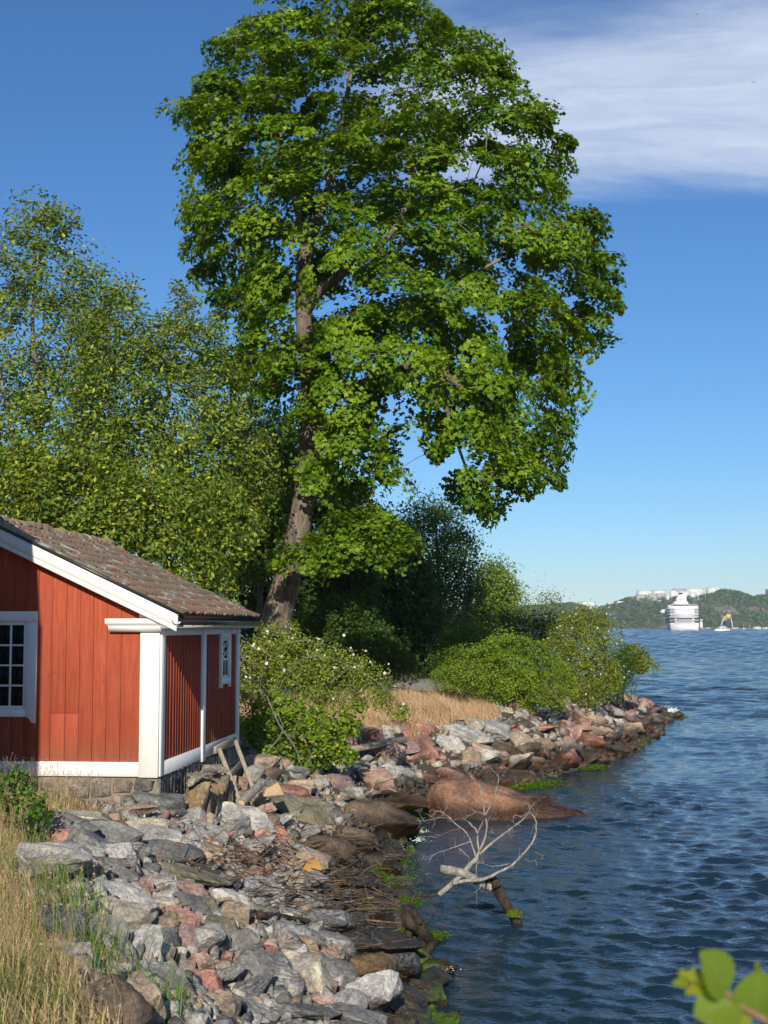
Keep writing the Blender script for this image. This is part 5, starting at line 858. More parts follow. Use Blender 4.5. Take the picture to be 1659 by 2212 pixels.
hz, _ = tree('hazel_bush', 'bright green hazel with grey stems in front of the dog rose', 'bush', 28.2, [(530, 1560), (545, 1520), (590, 1500), (640, 1510), (700, 1540), (735, 1540), (775, 1520), (790, 1560), (750, 1590), (770, 1630), (720, 1645), (660, 1660), (610, 1650), (560, 1640), (528, 1600)], [([(650, 1670), (640, 1620), (600, 1560), (570, 1490), (548, 1470)], .025, .008, [0, -.2, -.5, -.6, -.7], False), ([(655, 1670), (690, 1600), (740, 1550)], .02, .008, None, False), ([(648, 1670), (600, 1630), (560, 1600)], .02, .008, None, False), ([(520, 1660), (570, 1630), (610, 1580), (600, 1540)], .016, .008, [-.3, -.4, -.5, -.6], False)], 105, 46, .21, .085, cols=((.07, .13, .010), (.15, .215, .016)), seed=28, up=.65, thick=.3, jit=.5, hi=(.14, (.20, .26, .03)), **{**BU, 'tmpl': LEAF_ROUND, 'bark': 'grey_bark', 'kdepth': .55})
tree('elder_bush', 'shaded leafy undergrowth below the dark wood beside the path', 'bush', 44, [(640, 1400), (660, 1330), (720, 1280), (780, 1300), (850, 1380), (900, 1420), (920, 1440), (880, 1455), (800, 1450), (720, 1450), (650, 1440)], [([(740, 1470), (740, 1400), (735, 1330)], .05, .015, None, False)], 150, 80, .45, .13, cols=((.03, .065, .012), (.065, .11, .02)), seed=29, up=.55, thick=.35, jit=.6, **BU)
tree('bramble', 'low bramble with dark leaves in the dry grass at the shed corner', 'bramble', 15.6, [(-20, 1700), (20, 1662), (60, 1680), (75, 1710), (95, 1740), (110, 1770), (70, 1785), (30, 1760), (-20, 1750)], [([(40, 1785), (38, 1740), (30, 1690)], .008, .004, None, False), ([(50, 1785), (70, 1750), (95, 1755)], .006, .003, None, False)], 36, 24, .11, .052, cols=((.035, .085, .012), (.09, .16, .018)), seed=30, up=.5, thick=.5, jit=.7, **{**BU, 'tmpl': LEAF_ROUND, 'step': .15})
# green weed on the log, roots and shallows
tuft('moss', np.array(E(1285, 1365)) - o0 + np.array([0, -.03, -.02]), .11, 1500, (np.array((.05, .09, .008)), (.15, .21, .02)), dead, ls=.017, flat=.8)
tuft('moss', np.array(E(585, 1183, -.2)) - o0, .035, 120, (np.array((.35, .28, .02)), (.5, .42, .04)), dead, ls=.014, flat=1.0)
LW, LN, LC = [], [], []
for cx_, cy_, w, h in [(840, 1845, 45, 14), (830, 1870, 55, 16), (850, 1890, 45, 12), (815, 1903, 50, 14), (850, 1925, 55, 14), (840, 1945, 45, 12), (870, 1938, 40, 10), (760, 1840, 25, 12), (875, 1770, 25, 10), (935, 2008, 30, 10), (870, 2005, 20, 8), (1150, 1692, 40, 7), (1125, 1698, 20, 6), (1185, 1688, 30, 6), (1280, 1655, 30, 5), (1330, 1618, 40, 5), (1375, 1598, 30, 4), (1400, 1560, 25, 4), (1455, 1546, 30, 3)]:
    n = int(800 + w * h * 3.4); X = cx_ + w * .5 * rr.normal(size=n); Y = cy_ + h * .5 * rr.normal(size=n)
    for x, y in zip(X, Y):
        d = EYE * FPX / max(y - HZ, 60); p = pt(x, y, d); z = max(float(ground(p[0], p[1])) + .02, .012); p[2] = min(z, .10) + .03 * rr.random(); LW.append(p); LN.append((.3 * rr.normal(), .3 * rr.normal(), 1)); LC.append(np.array((.03, .065, .005)) + (np.array((.12, .20, .010)) - np.array((.03, .065, .005))) * rr.random())
LW = np.array(LW); tag(leaves('algae', LW, np.array(LN), (.018 + .028 * rr.random(len(LW))) * np.clip(LW[:, 1] / 22, .8, 2), LEAF_OVAL, np.array(LC), M['leaf'], None, rr), 'bright green weed growing on the stones at the waterline', 'algae', kind='stuff')
# wash breaking on the stones
fm = plain('foam', (.8, .82, .82), .5); W = []
for cx_, cy_, w, h, n in [(905, 1818, 16, 4, 50), (862, 1836, 14, 3, 18), (915, 1800, 12, 3, 25), (1085, 1752, 30, 2, 40), (1450, 1536, 14, 4, 160), (975, 2100, 20, 3, 15)]:
    for _ in range(n):
        x, y = cx_ + w * rr.normal() * .6, cy_ + h * rr.normal() * .7; W.append(pt(x, y, EYE * FPX / (y - HZ) - .1) + np.array([0, 0, .02 + .06 * rr.random() ** 2]))
W = np.array(W); v, f = HV[0]; s_ = .004 + .010 * rr.random(len(W)) ** 2; s_ *= W[:, 1] / 24
tag(mesh('foam', (W[:, None] + v[None] * s_[:, None, None] * np.array([1.5, 1.2, .6])).reshape(-1, 3), (np.arange(len(W))[:, None, None] * len(v) + f[None]).reshape(-1, 3), fm), 'white foam where ripples break on the stones', 'foam', kind='stuff')
# ------------------------------------------------------------------ grass
def blades(name, X, Y, h, lean, width, col, label, mat='grass', segs=4, zoff=None):
    n = len(X); z = ground(X, Y) - .03; a = rr.uniform(0, 6.283, n); az = a * .55 + .8; w = width; V = []
    for k in range(segs + 1):
        f = k / segs; off = lean * f ** 1.8 * h; hh = h * f * np.sqrt(np.clip(1 - .35 * (lean * f) ** 2, .2, 1)); cx_, cy_, cz = X + off * np.cos(az), Y + off * np.sin(az), z + hh; ww = w * (1 - f ** 1.5) * .5 + .0006
        V.append(np.stack([np.stack([cx_ - ww * np.sin(a), cy_ + ww * np.cos(a), cz], -1), np.stack([cx_ + ww * np.sin(a), cy_ - ww * np.cos(a), cz], -1)], 1))
    V = np.stack(V, 1).reshape(-1, 3); per = 2 * (segs + 1); q = np.array([(2 * k, 2 * k + 1, 2 * k + 3, 2 * k + 2) for k in range(segs)]); F = (np.arange(n)[:, None, None] * per + q[None]).reshape(-1, 4)
    shade = np.repeat(col, per, 0); return tag(mesh(name, V, F, M[mat], col=shade), label, name.replace('_', ' '), kind='stuff')
STRAW = np.array([1.36, 1.40, 1.62]) * np.array([(.34, .24, .11), (.42, .31, .15), (.28, .20, .09), (.38, .26, .13), (.24, .20, .07)]); GREEN = np.array([(.10, .15, .03), (.15, .19, .04), (.08, .13, .025), (.19, .21, .06)]); RUSSET = np.array([(.38, .265, .185), (.43, .31, .22), (.35, .25, .165), (.41, .31, .20)])
def scatter(poly, n, inset=0.0, ymin=-1, dens=None):
    p = np.asarray(poly); X = rr.uniform(p[:, 0].min(), p[:, 0].max(), n * 5); Y = rr.uniform(p[:, 1].min(), p[:, 1].max(), n * 5); ok = in_poly(X, Y, poly) & (Y > ymin); 
    lx, ly = hx(X, Y); ok &= ~((lx > -5.4) & (lx < .1) & (ly > -.06) & (ly < 5.7)); px, py = px_of(np.stack([X, Y, ground(X, Y) + .2], -1)); ok &= (px > -260) & (py < 2700)
    if dens is not None: ok &= rr.random(len(X)) < dens(X, Y)
    return X[ok][:n], Y[ok][:n]
pn = lambda x, y: .5 + .5 * np.sin(1.9 * x + 1.1 * y) * np.sin(1.3 * y - 2.3 * x + .7)
X, Y = scatter(near_grass, 26000, dens=lambda x, y: np.clip(1.25 - .06 * (y - 8), .35, 1)); g_ = (rr.random(len(X)) < .16 + .45 * (pn(X, Y) > .62)); col = np.where(g_[:, None], GREEN[rr.integers(4, size=len(X))], STRAW[rr.integers(5, size=len(X))]) * (.8 + .4 * rr.random((len(X), 1)))
e_ = edge_dist(X, Y, near_grass); tall = np.clip(.35 + e_ * .8, .4, 1) * np.where(Y > 16.3, .55, 1.0)
blades('dry_grass', X, Y, (.12 + .30 * rr.random(len(X)) ** 1.2) * tall, .3 + .6 * rr.random(len(X)), .005 + .004 * rr.random(len(X)), col, 'tall dry straw coloured grass at the top of the bank', segs=3)
# flowering stalks
X, Y = scatter(near_grass, 620); n = len(X); az = rr.uniform(0, 6.28, n); H_ = (.45 + .4 * rr.random(n)) * np.where(Y > 16.3, .7, 1.0); gst = Geo(); ghd = []
for x, y, a, h in zip(X, Y, az, H_):
    z = float(ground(x, y)); ln = .1 + .2 * rr.random(); p = np.array([(x, y, z), (x + .25 * ln * h * math.cos(a), y + .25 * ln * h * math.sin(a), z + .5 * h), (x + ln * h * math.cos(a), y + ln * h * math.sin(a), z + h)]); gst.tube(p, [.0016, .0013, .0008], 3, cap=False); dv = (p[2] - p[1]); dv /= np.linalg.norm(dv)
    for k in range(9): ghd.append((p[2] - dv * (.012 * k - .02) + .005 * rr.normal(size=3), dv + .5 * rr.normal(size=3)))
tag(gst.out('grass_stalks', plain('straw', (.36, .26, .13), .8), None), 'thin flowering grass stalks above the dry grass', 'grass stalks', kind='stuff')
gp = np.array([a for a, b in ghd]); tag(leaves('seed_heads', gp, np.cross(np.array([b for a, b in ghd]), rr.normal(size=gp.shape)), .012 + .01 * rr.random(len(gp)), LEAF_OVAL, np.array([(.36, .25, .15)]) * (.7 + .6 * rr.random((len(gp), 1))), M['grass'], None, rr), 'feathery seed heads on the tall grass stalks', 'seed heads', kind='stuff')
# green tufts hanging over the stones at the edge of the grass
TX, TY = [], []
for q in [(135, 1960, 60, .35), (110, 1900, 40, .3), (175, 1985, 40, .3), (205, 2065, 60, .32), (230, 2090, 40, .3), (150, 2040, 50, .3), (75, 1850, 40, .25), (300, 1715, 14, .12), (292, 1700, 10, .1), (70, 1790, 40, .3), (350, 2195, 30, .25), (260, 2150, 40, .3), (390, 2200, 20, .2)]:
    c = on_ground(q[0], q[1]); n = int(q[2] * 1.2); TX.append(c[0] + q[3] * .5 * rr.normal(size=n)); TY.append(c[1] + q[3] * .6 * rr.normal(size=n))
X, Y = np.concatenate(TX), np.concatenate(TY); blades('green_grass', X, Y, .22 + .30 * rr.random(len(X)), .3 + .6 * rr.random(len(X)), .006 + .004 * rr.random(len(X)), np.array([(.11, .19, .03)]) * (.7 + .7 * rr.random((len(X), 1))), 'fresh green grass tufts between the dry grass and the stones')
X, Y = scatter(far_grass, 27000); g_ = rr.random(len(X)) < .07; col = np.where(g_[:, None], GREEN[rr.integers(4, size=len(X))], np.array([1.34, 1.25, 1.18]) * RUSSET[rr.integers(4, size=len(X))]) * (.85 + .35 * rr.random((len(X), 1))); blades('dry_meadow', X, Y, (.14 + .32 * rr.random(len(X))) * (.6 + .7 * pn(X * 1.3, Y * 1.1)), .3 + .7 * rr.random(len(X)), .013 + .009 * rr.random(len(X)), col, 'russet dry grass on the slope between the path and the pink stones', segs=3)
# undergrowth on the land out to the point and along the path
px_, py_ = rr.uniform(-6, 12, 60000), rr.uniform(33, 75, 60000); tt = shore_t(px_, py_); dpath = edge_dist(px_, py_, pc, closed=False); ok = (tt > 2.9) & (dpath > 1.1) & ~in_poly(px_, py_, far_grass); X, Y = px_[ok][:14000], py_[ok][:14000]
blades('undergrowth', X, Y, .15 + .35 * rr.random(len(X)), .3 + .7 * rr.random(len(X)), .014 + .012 * rr.random(len(X)), np.where(rr.random((len(X), 1)) < .6, GREEN[rr.integers(4, size=len(X))], STRAW[rr.integers(5, size=len(X))]) * .8, 'rough green undergrowth under the trees and along the path', segs=3)
# pink clover
cl = empty('clover', tuple(on_ground(168, 2018)), 0, 'three pale pink clover heads at the edge of the dry grass', 'clover'); ph = plain('pink_clover', (.75, .50, .47), .7)
for x, y in ((160, 2008), (170, 2010), (176, 2013)):
    p = pt(x, y, on_ground(168, 2018)[1] - .15) - np.array(cl.location); n = 70; v = rr.normal(size=(n, 3)); v /= np.linalg.norm(v, axis=1, keepdims=True); leaves('flower_head', p + v * .018, v, np.full(n, .022), LEAF_OVAL, np.array([(.70, .45, .42)]) * (.8 + .4 * rr.random((n, 1))), M['leaf'], cl, rr); Geo().tube(np.array([p, p * .5 + [0, 0, .02], [0, 0, 0]]), .003, 5).out('stem', plain('clover_stem', (.12, .16, .04)), cl)
# the twig with big leaves close to the lens, on a shrub rooted on the bank beside the camera
F8 = lambda x, y, dd=0.0: pt(1341.6 + x * .19128, 1983.3 + y * .19128, 1.62 + dd)
tw_ = empty('alder_shoot', (.95, 1.9, 2.6), 0, 'shoot with large fresh green leaves hanging close to the lens', 'shoot'); t0 = np.array(tw_.location)
stem = smooth_line(np.array([F8(940, 680, .02), F8(1080, 810), F8(1230, 880), F8(1400, 1020), F8(1560, 1110), F8(1720, 1200), F8(2000, 1400, .03), (.78, 1.8, 3.0), (.95, 1.9, 2.4), (1.1, 2.0, 1.4), (1.2, 2.1, float(ground(1.2, 2.1)) - .1)]) - t0, 5); Geo().tube(stem, np.linspace(.0012, .009, len(stem)), 7).out('stem', plain('reddish_twig', (.22, .12, .07), .6), tw_, smooth=True)
def big_leaf_mat():
    m, n, l, b = new_mat('big_leaf'); t = NT(m); uv = t.node('ShaderNodeAttribute', _attribute_name='tint'); s = t.node('ShaderNodeSeparateColor'); t.put(s.inputs[0], uv.outputs['Color']); v = t.math('ADD', s.outputs[1], t.math('MULTIPLY', t.math('ABSOLUTE', t.math('SUBTRACT', s.outputs[0], .5)), -.9)); w = t.math('SINE', t.math('MULTIPLY', v, 75.0)); mid_ = t.ramp(t.math('ABSOLUTE', t.math('SUBTRACT', s.outputs[0], .5)), .0, .03, 1, 0)
    yel = s.outputs[2]; c = t.mix(t.ramp(w, .3, 1), (.25, .37, .04), (.36, .48, .08)); c = t.mix(mid_, c, (.34, .42, .14)); c = t.mix(yel, c, (.50, .50, .03)); t.put(b.inputs['Base Color'], c); b.inputs['Roughness'].default_value = .4; t.put(b.inputs['Normal'], t.bump(w, .5, .002)); tr = t.node('ShaderNodeBsdfTranslucent'); t.put(tr.inputs['Color'], t.mix(1.0, c, (1.6, 1.5, .5), 'MULTIPLY')); ms = t.node('ShaderNodeMixShader'); ms.inputs[0].default_value = .6; l.new(b.outputs[0], ms.inputs[1]); l.new(tr.outputs[0], ms.inputs[2]); l.new(ms.outputs[0], n['Material Output'].inputs[0]); return m
M['big_leaf'] = big_leaf_mat()
def big_leaf(base, tip, width, tiltv, yellow=0.0, bite=0.0):
    base, tip = np.array(base) - t0, np.array(tip) - t0; L = np.linalg.norm(tip - base); y = (tip - base) / L; n_ = np.array(tiltv, float); n_ -= y * (n_ @ y); n_ /= np.linalg.norm(n_); x = np.cross(y, n_); nu, nv_ = 9, 15; V, C_ = [], []
    for j in range(nv_):
        f = j / (nv_ - 1); wd = width * .5 * (math.sin(math.pi * min(1, f * .97 + .02) ** .80) ** .62) * (1 - bite * (.5 + .5 * math.sin(f * 19)))
        for i in range(nu): u = i / (nu - 1); a = (u - .5) * 2; V.append(base + y * L * f + x * a * wd + n_ * (.16 * wd * a * a + .05 * L * math.sin(math.pi * f) - .002 * math.sin(f * 40))); C_.append((u, f, yellow))
    ii = np.arange(nu * nv_).reshape(nv_, nu); return mesh('leaf', np.array(V), np.stack([ii[:-1, :-1], ii[:-1, 1:], ii[1:, 1:], ii[1:, :-1]], -1).reshape(-1, 4), M['big_leaf'], tw_, smooth=True, col=np.array(C_))
big_leaf(F8(1195, 825), F8(905, 385, -.02), .052, (.35, -.9, .35)); big_leaf(F8(1335, 960), F8(830, 1110, -.01), .054, (-.1, -.75, .65)); big_leaf(F8(1540, 1085), F8(1560, 590, -.015), .056, (-.2, -.95, .3)); big_leaf(F8(1010, 735), F8(640, 615, .01), .024, (.2, -.7, .7), .6, .5); big_leaf(F8(1000, 760), F8(720, 850, .01), .018, (.0, -.8, .6), .85, .4)
big_leaf(F8(1300, 1000, .01), F8(1400, 1330, -.01), .026, (.3, -.8, .5), .35); big_leaf(F8(1600, 1130), F8(1900, 1000, -.02), .040, (.2, -.8, .5), .15); big_leaf(F8(780, 720, .01), F8(575, 745, .0), .014, (.1, -.8, .5), .3, .3); big_leaf(F8(1545, 600, -.015), F8(1530, 480, -.02), .007, (0, -.9, .2), .3)
# lamp on the path
q = pt(895, 1425, 56); lp = empty('street_lamp', (q[0], q[1], float(ground(q[0], q[1]))), 0, 'black lantern street lamp half hidden in the dark wood', 'street lamp'); zt_ = pt(895, 1190, 56)[2] - lp.location.z; dk = plain('lamp_black', (.02, .02, .022), .5)
Geo().lathe([(.09, 0), (.09, .5), (.06, .6), (.04, zt_ - .75), (.04, zt_ - .7)], 10).out('post', dk, lp); Geo().lathe([(.10, zt_ - .7), (.16, zt_ - .1), (.16, zt_ - .05)], 6).out('lantern', plain('lamp_glass', (.35, .36, .36), .2), lp); Geo().lathe([(.42, zt_ - .04), (.40, zt_ + .03), (.10, zt_ + .16), (.04, zt_ + .2)], 12).out('lamp_cap', dk, lp)
# ------------------------------------------------------------------ the far shore
RIDGE = [(-3000, 1315), (600, 1315), (1000, 1318), (1150, 1312), (1230, 1306), (1255, 1312), (1300, 1312), (1335, 1303), (1360, 1293), (1400, 1293), (1500, 1292), (1535, 1287), (1558, 1277), (1580, 1281), (1600, 1293), (1620, 1294), (1640, 1290), (1700, 1288), (2000, 1300), (5000, 1310)]
RIDGE = [(a, b + 5) for a, b in RIDGE]
DS, DR = 2100.0, 2380.0
def ridge_z(x): px = CX + FPX * x / DR; return EYE + (HZ - np.interp(px, [a for a, b in RIDGE], [b for a, b in RIDGE])) / FPX * DR
def far_h(x, y):
    f = np.clip((y - DS) / (DR - DS), 0, 1.6); s = np.where(f < 1, np.sin(np.minimum(f, 1) * math.pi / 2) ** .8, 1 - .25 * (f - 1)); return -2 + (ridge_z(x) + 2) * s
fx_ = np.linspace(-1600, 2600, 320); fy_ = np.linspace(DS - 8, DR + 150, 26); FX, FY = np.meshgrid(fx_, fy_); FZ = far_h(FX, FY) + 1.2 * np.sin(FX * .11) * np.sin(FY * .07); fi = np.arange(FX.size).reshape(FX.shape)
m, n_, l_, b_ = new_mat('far_hillside'); t = NT(m); f1 = t.noise(t.pos, .02, 5, .65); f2 = t.noise(t.pos, .15, 4, .6); t.put(b_.inputs['Base Color'], t.mix(t.ramp(f1, .5, .62), t.mix(f2, (.03, .05, .02), (.07, .09, .035)), t.mix(f2, (.16, .12, .09), (.28, .22, .18)))); b_.inputs['Roughness'].default_value = .95
tag(mesh('hills', np.stack([FX, FY, FZ], -1).reshape(-1, 3), np.stack([fi[:-1, :-1], fi[:-1, 1:], fi[1:, 1:], fi[1:, :-1]], -1).reshape(-1, 4), m, smooth=True), kind='structure')
rf_ = np.random.default_rng(31)
def fp(px, py, d): return pt(px, py, d)
# wood on the hillside
N = 5600; X = np.where(rf_.random(N) < .85, rf_.uniform(180, 760, N), rf_.uniform(-700, 1300, N)); Y = DS + 6 + (DR - DS + 40) * rf_.random(N) ** .8; PX = CX + FPX * X / Y; Z = far_h(X, Y); PY = px_of(np.stack([X, Y, Z], -1))[1]
bare = (in_poly(PX, PY, [(1505, 1300), (1560, 1302), (1592, 1315), (1590, 1332), (1550, 1330), (1515, 1325)]) | in_poly(PX, PY, [(1405, 1352), (1440, 1344), (1450, 1362), (1400, 1362)]) | in_poly(PX, PY, [(1258, 1322), (1300, 1306), (1340, 1305), (1330, 1312), (1290, 1320), (1270, 1332)]) | in_poly(PX, PY, [(1362, 1280), (1512, 1280), (1512, 1314), (1362, 1310)])) & (rf_.random(N) < .86); bare |= in_poly(PX, PY, [(1605, 1312), (1660, 1306), (1660, 1328), (1605, 1328)]) & (rf_.random(N) < .8)
X, Y, Z = X[~bare], Y[~bare], Z[~bare]; n = len(X); hgt = 5 + 5 * rf_.random(n); nl = 24; ci = np.repeat(np.arange(n), nl); v = rf_.normal(size=(n * nl, 3)); v /= np.linalg.norm(v, axis=1, keepdims=True); con = (rf_.random(n) < .4)[ci]; hz_ = np.clip(.5 + .5 * v[:, 2], .05, 1); wr = np.where(con, (1.05 - hz_) * .42, .38 * np.sqrt(np.clip(1 - v[:, 2] ** 2, 0, 1)) + .08)
a = np.arctan2(v[:, 1], v[:, 0]); Pf = np.stack([X[ci] + wr * hgt[ci] * np.cos(a), Y[ci] + wr * hgt[ci] * np.sin(a), Z[ci] + hgt[ci] * (hz_ * .95) - .5], -1); tone = np.where(con[:, None], np.array([(.045, .085, .036)]), np.array([(.09, .15, .045)])) * (.7 + .6 * rf_.random(n)[ci][:, None]); nn_ = np.stack([np.cos(a), np.sin(a), v[:, 2] + .5], -1) + .3 * rf_.normal(size=v.shape)
tag(leaves('far_wood', Pf, nn_, 2.6 + 2.4 * rf_.random(len(Pf)), LEAF_OVAL, tone, M['far_leaf'], None, rf_), 'mixed wood covering the hillside of the far shore', 'wood', kind='stuff')
# tanks on the ridge
def steel(name, c):
    m, n, l, b = new_mat(name); t = NT(m); f = t.noise(t.mapping(t.pos, (.4, .4, .08)), .6, 4); t.put(b.inputs['Base Color'], t.mix(f, tuple(q * .88 for q in c), c)); b.inputs['Roughness'].default_value = .55; return m
TW, TG, TD = steel('tank_white', (.74, .73, .70)), steel('tank_grey', (.42, .41, .39)), plain('tank_rail', (.25, .26, .28), .6)
GT = 'storage tanks on the far ridge'
F9 = lambda x, y: (1341.6 + x * .19128, 1254.2 + y * .19128)
def tank(x0, x1, y0, y1, d, mat, label, dome=.05):
    (a, t_), (b, bt) = F9(x0, y0), F9(x1, y1); L = pt(a, bt, d); Rr = pt(b, bt, d); r = (Rr[0] - L[0]) / 2; h = pt(a, t_, d)[2] - L[2]; o = empty('oil_tank', ((L[0] + Rr[0]) / 2, d + r, L[2] - 6), 0, label, 'storage tank', GT)
    Geo().lathe([(r, 0), (r, h + 6)], 40).out('shell', mat, o, smooth=False); Geo().lathe([(r * .995, h + 6.01), (r * .5, h + 6 + r * dome * 1.2), (r * .08, h + 6 + r * dome * 1.6)], 40).out('tank_roof', mat, o)
    for zz in (h + 6 - .4, h * .5 + 6): Geo().lathe([(r * 1.004, zz), (r * 1.012, zz + .1), (r * 1.012, zz + .5), (r * 1.004, zz + .6)], 40).out('wind_girder', mat, o)
    st = Geo()
    for i in range(14): q = .5 + i * .09; st.box(-.4, .4, -.4, .4, 0, .3); st.v[-1] = st.v[-1] + np.array([r * 1.03 * math.cos(-q), r * 1.03 * math.sin(-q), 6 + h * i / 14])
    st.out('stair', TD, o); rl = Geo(); ra = np.linspace(0, 2 * math.pi, 33); rl.tube(np.stack([r * np.cos(ra), r * np.sin(ra), np.full(33, h + 6 + 1.1)], 1), .12, 4); rl.out('guard_rail', TD, o); return o
for args in [(192, 366, 118, 168, 2400, TW, 'white storage tank at the back, at the seaward end of the upper row'), (372, 520, 115, 200, 2410, TW, 'white storage tank second from the end of the upper row'), (175, 281, 163, 240, 2360, TG, 'grey tank in the front row nearest the bare brown posts'), (283, 425, 160, 240, 2356, TG, 'wide grey tank in the front row catching a bright glint'), (398, 518, 150, 225, 2375, TG, 'pale grey tank half behind the wide glinting one'), (560, 636, 112, 205, 2390, TW, 'narrow white tank between the front row and the ship funnel'), (596, 738, 98, 180, 2440, TG, 'flat topped grey tank behind the narrow white one'), (640, 782, 125, 205, 2385, TW, 'white tank directly behind the ship funnel'), (742, 962, 95, 155, 2450, TW, 'widest white tank on the skyline beyond the ship funnel'), (982, 1156, 88, 135, 2460, TW, 'white domed tank at the inland end, behind dark trees', .14), (784, 862, 140, 190, 2380, TW, 'small white tank below the widest one'), (518, 556, 162, 200, 2370, TW, 'smallest white tank beside the narrow one'), (-475, -268, 242, 330, 2330, TW, 'large pale tank standing alone low on the hillside above the rose bush', .03)]:
    tank(*args)
def block(name, x0, x1, y0, y1, d, depth, wallc, roofc, label, cat, group=None, roof=.3, win=0, parent=None):
    (a, t_), (b, bt) = F9(x0, y0), F9(x1, y1); L, Rr, T_ = pt(a, bt, d), pt(b, bt, d), pt(a, t_, d); w, h = Rr[0] - L[0], T_[2] - L[2]; o = empty(name, tuple(L), 0, label, cat, group); hw = h * (1 - roof)
    Geo().box(0, w, 0, depth, -4, hw).out('wall', wallc, o); Geo().prism([(-.4, hw), (w + .4, hw), (w * .8 if roof > .15 else w + .3, h), (w * .2 if roof > .15 else -.3, h)], -.3, depth + .3).out('roof', roofc, o)
    for i in range(win): u = (i + .5) / win * w; Geo().box(u - w / win * .22, u + w / win * .22, -.12, .1, hw * .35, hw * .75).out('window', DKW, o)
    return o
DKW = plain('dark_window', (.03, .035, .045), .2); WH = plain('white_render', (.74, .72, .67), .8, vary=.08, scale=.3); REDW = plain('far_red_wall', (.38, .12, .07), .8); TERR = plain('terracotta', (.50, .25, .16), .8); ROOFG = plain('far_grey_roof', (.25, .25, .26), .8); OCH = plain('ochre_render', (.62, .48, .30), .8); STONE = plain('quay_stone', (.46, .40, .33), .9, vary=.3, scale=.05); PINKR = plain('pink_render', (.66, .52, .44), .8)
GB = 'buildings on the far shore'
block('pale_house', -50, 48, 235, 285, 2330, 14, PINKR, WH, 'long pale pink house alone on the hillside', 'house', GB, .25, 5); block('warehouse', 790, 918, 215, 258, 2340, 16, WH, ROOFG, 'long white warehouse on the ridge just past the ship', 'warehouse', GB, .3, 6); block('red_roof_house', 985, 1085, 208, 252, 2345, 14, TERR, TERR, 'orange red house beside the long warehouse on the ridge', 'house', GB, .45, 3)
block('red_house', 1408, 1512, 322, 378, 2200, 14, REDW, ROOFG, 'dark red house with grey roof on the wooded slope', 'house', GB, .4, 4); block('red_house', 1500, 1566, 300, 345, 2230, 12, TERR, TERR, 'orange house standing just behind the dark red one', 'house', GB, .4, 3); block('red_house', 1636, 1720, 295, 330, 2240, 12, TERR, TERR, 'orange house at the very edge of the picture', 'house', GB, .4, 3); block('brick_tower', 1650, 1690, 95, 180, 2400, 10, plain('brick_tower', (.25, .12, .09), .85), ROOFG, 'dark brick tower on the skyline at the edge of the picture', 'tower', None, .05, 2); block('small_house', 1145, 1192, 398, 432, 2130, 10, TERR, TERR, 'small orange shed under the yellow crane cabin', 'shed', GB, .4, 2); block('small_house', 1345, 1366, 195, 222, 2320, 8, OCH, TERR, 'small ochre house alone among trees on the ridge', 'house', GB, .4, 1)
for i, (x0, x1, y0, y1, lab) in enumerate([(268, 306, 236, 262, 'little white hut under the front row of tanks'), (342, 372, 236, 262, 'second little white hut under the wide grey tank'), (415, 462, 222, 255, 'white pump house below the pale grey tank'), (465, 500, 232, 262, 'square white pump house nearest the ship')]): block('hut', x0, x1, y0, y1, 2330, 8, WH, WH, lab, 'hut', GB, .2, 1)
block('pipe_rack', 95, 175, 178, 212, 2360, 6, plain('rusty_brown', (.30, .20, .12), .9), ROOFG, 'brown ribbed loading rack next to the grey tanks', 'rack', None, .1, 7)
def mast(x, y0, y1, d, r, mat, label, name='mast', cat='mast', group='masts on the far shore'):
    a, b = pt(*F9(x, y1), d), pt(*F9(x, y0), d); o = Geo().tube(np.array([a, .5 * (a + b), b]), [r, r * .8, r * .5], 6).out(name, mat, None); return tag(o, label, cat, group)
PG = plain('galvanised', (.50, .51, .52), .5); 
for x, y0, y1, lab in [(952, 138, 225, 'tall lattice mast rising from the dark trees beside the domed tank'), (1152, 190, 255, 'first of two slim poles above the brown cliff'), (1192, 192, 270, 'second, taller pole above the brown cliff'), (1452, 498, 558, 'bare flag pole on the far quay')]: mast(x, y0, y1, 2300 if y0 < 300 else 2110, .45, PG, lab)
# quay and loading crane
(a_, b_1), (a2_, b2_) = F9(872, 530), F9(1760, 560); L, Rr = pt(a_, b2_, DS - 14), pt(a2_, b2_, DS - 14); o = Geo().box(L[0], Rr[0], DS - 14, DS + 12, -1, pt(a_, F9(0, 540)[1], DS - 14)[2]).out('quay', STONE, None); tag(o, kind='structure')
cr = empty('loading_crane', tuple(pt(*F9(1210, 555), 2105)), 0, 'grey legged harbour crane with yellow cabin behind the ferry', 'crane'); c0 = np.array(cr.location); cq = lambda x, y, dd=0: pt(*F9(x, y), 2105 + dd) - c0
Geo().tube(np.array([cq(1128, 505), cq(1150, 455), cq(1190, 400)]), [1.1, 1.0, .8], 6).out('boom', PG, cr); Geo().tube(np.array([cq(1260, 552), cq(1254, 490), cq(1240, 425)]), [1.1, 1.0, .8], 6).out('leg', PG, cr); p0, p1 = cq(1185, 430), cq(1237, 378); Geo().box(p0[0], p1[0], -3, 4, p0[2], p1[2]).out('cabin', plain('crane_yellow', (.56, .43, .16), .7), cr); Geo().tube(np.array([cq(1208, 380), cq(1208, 352), cq(1208, 325)]), .4, 5).out('aerial', PG, cr)
tw2 = empty('quay_tower', tuple(pt(*F9(907, 552), 2100)), 0, 'pale twin column tower on the quay beside the ship', 'tower'); c0 = np.array(tw2.location)
for x0, x1 in ((896, 905), (909, 919)): p0, p1 = pt(*F9(x0, 552), 2100) - c0, pt(*F9(x1, 462), 2100) - c0; Geo().box(p0[0], p1[0], 0, 5, -1, p1[2]).out('column', WH, tw2)
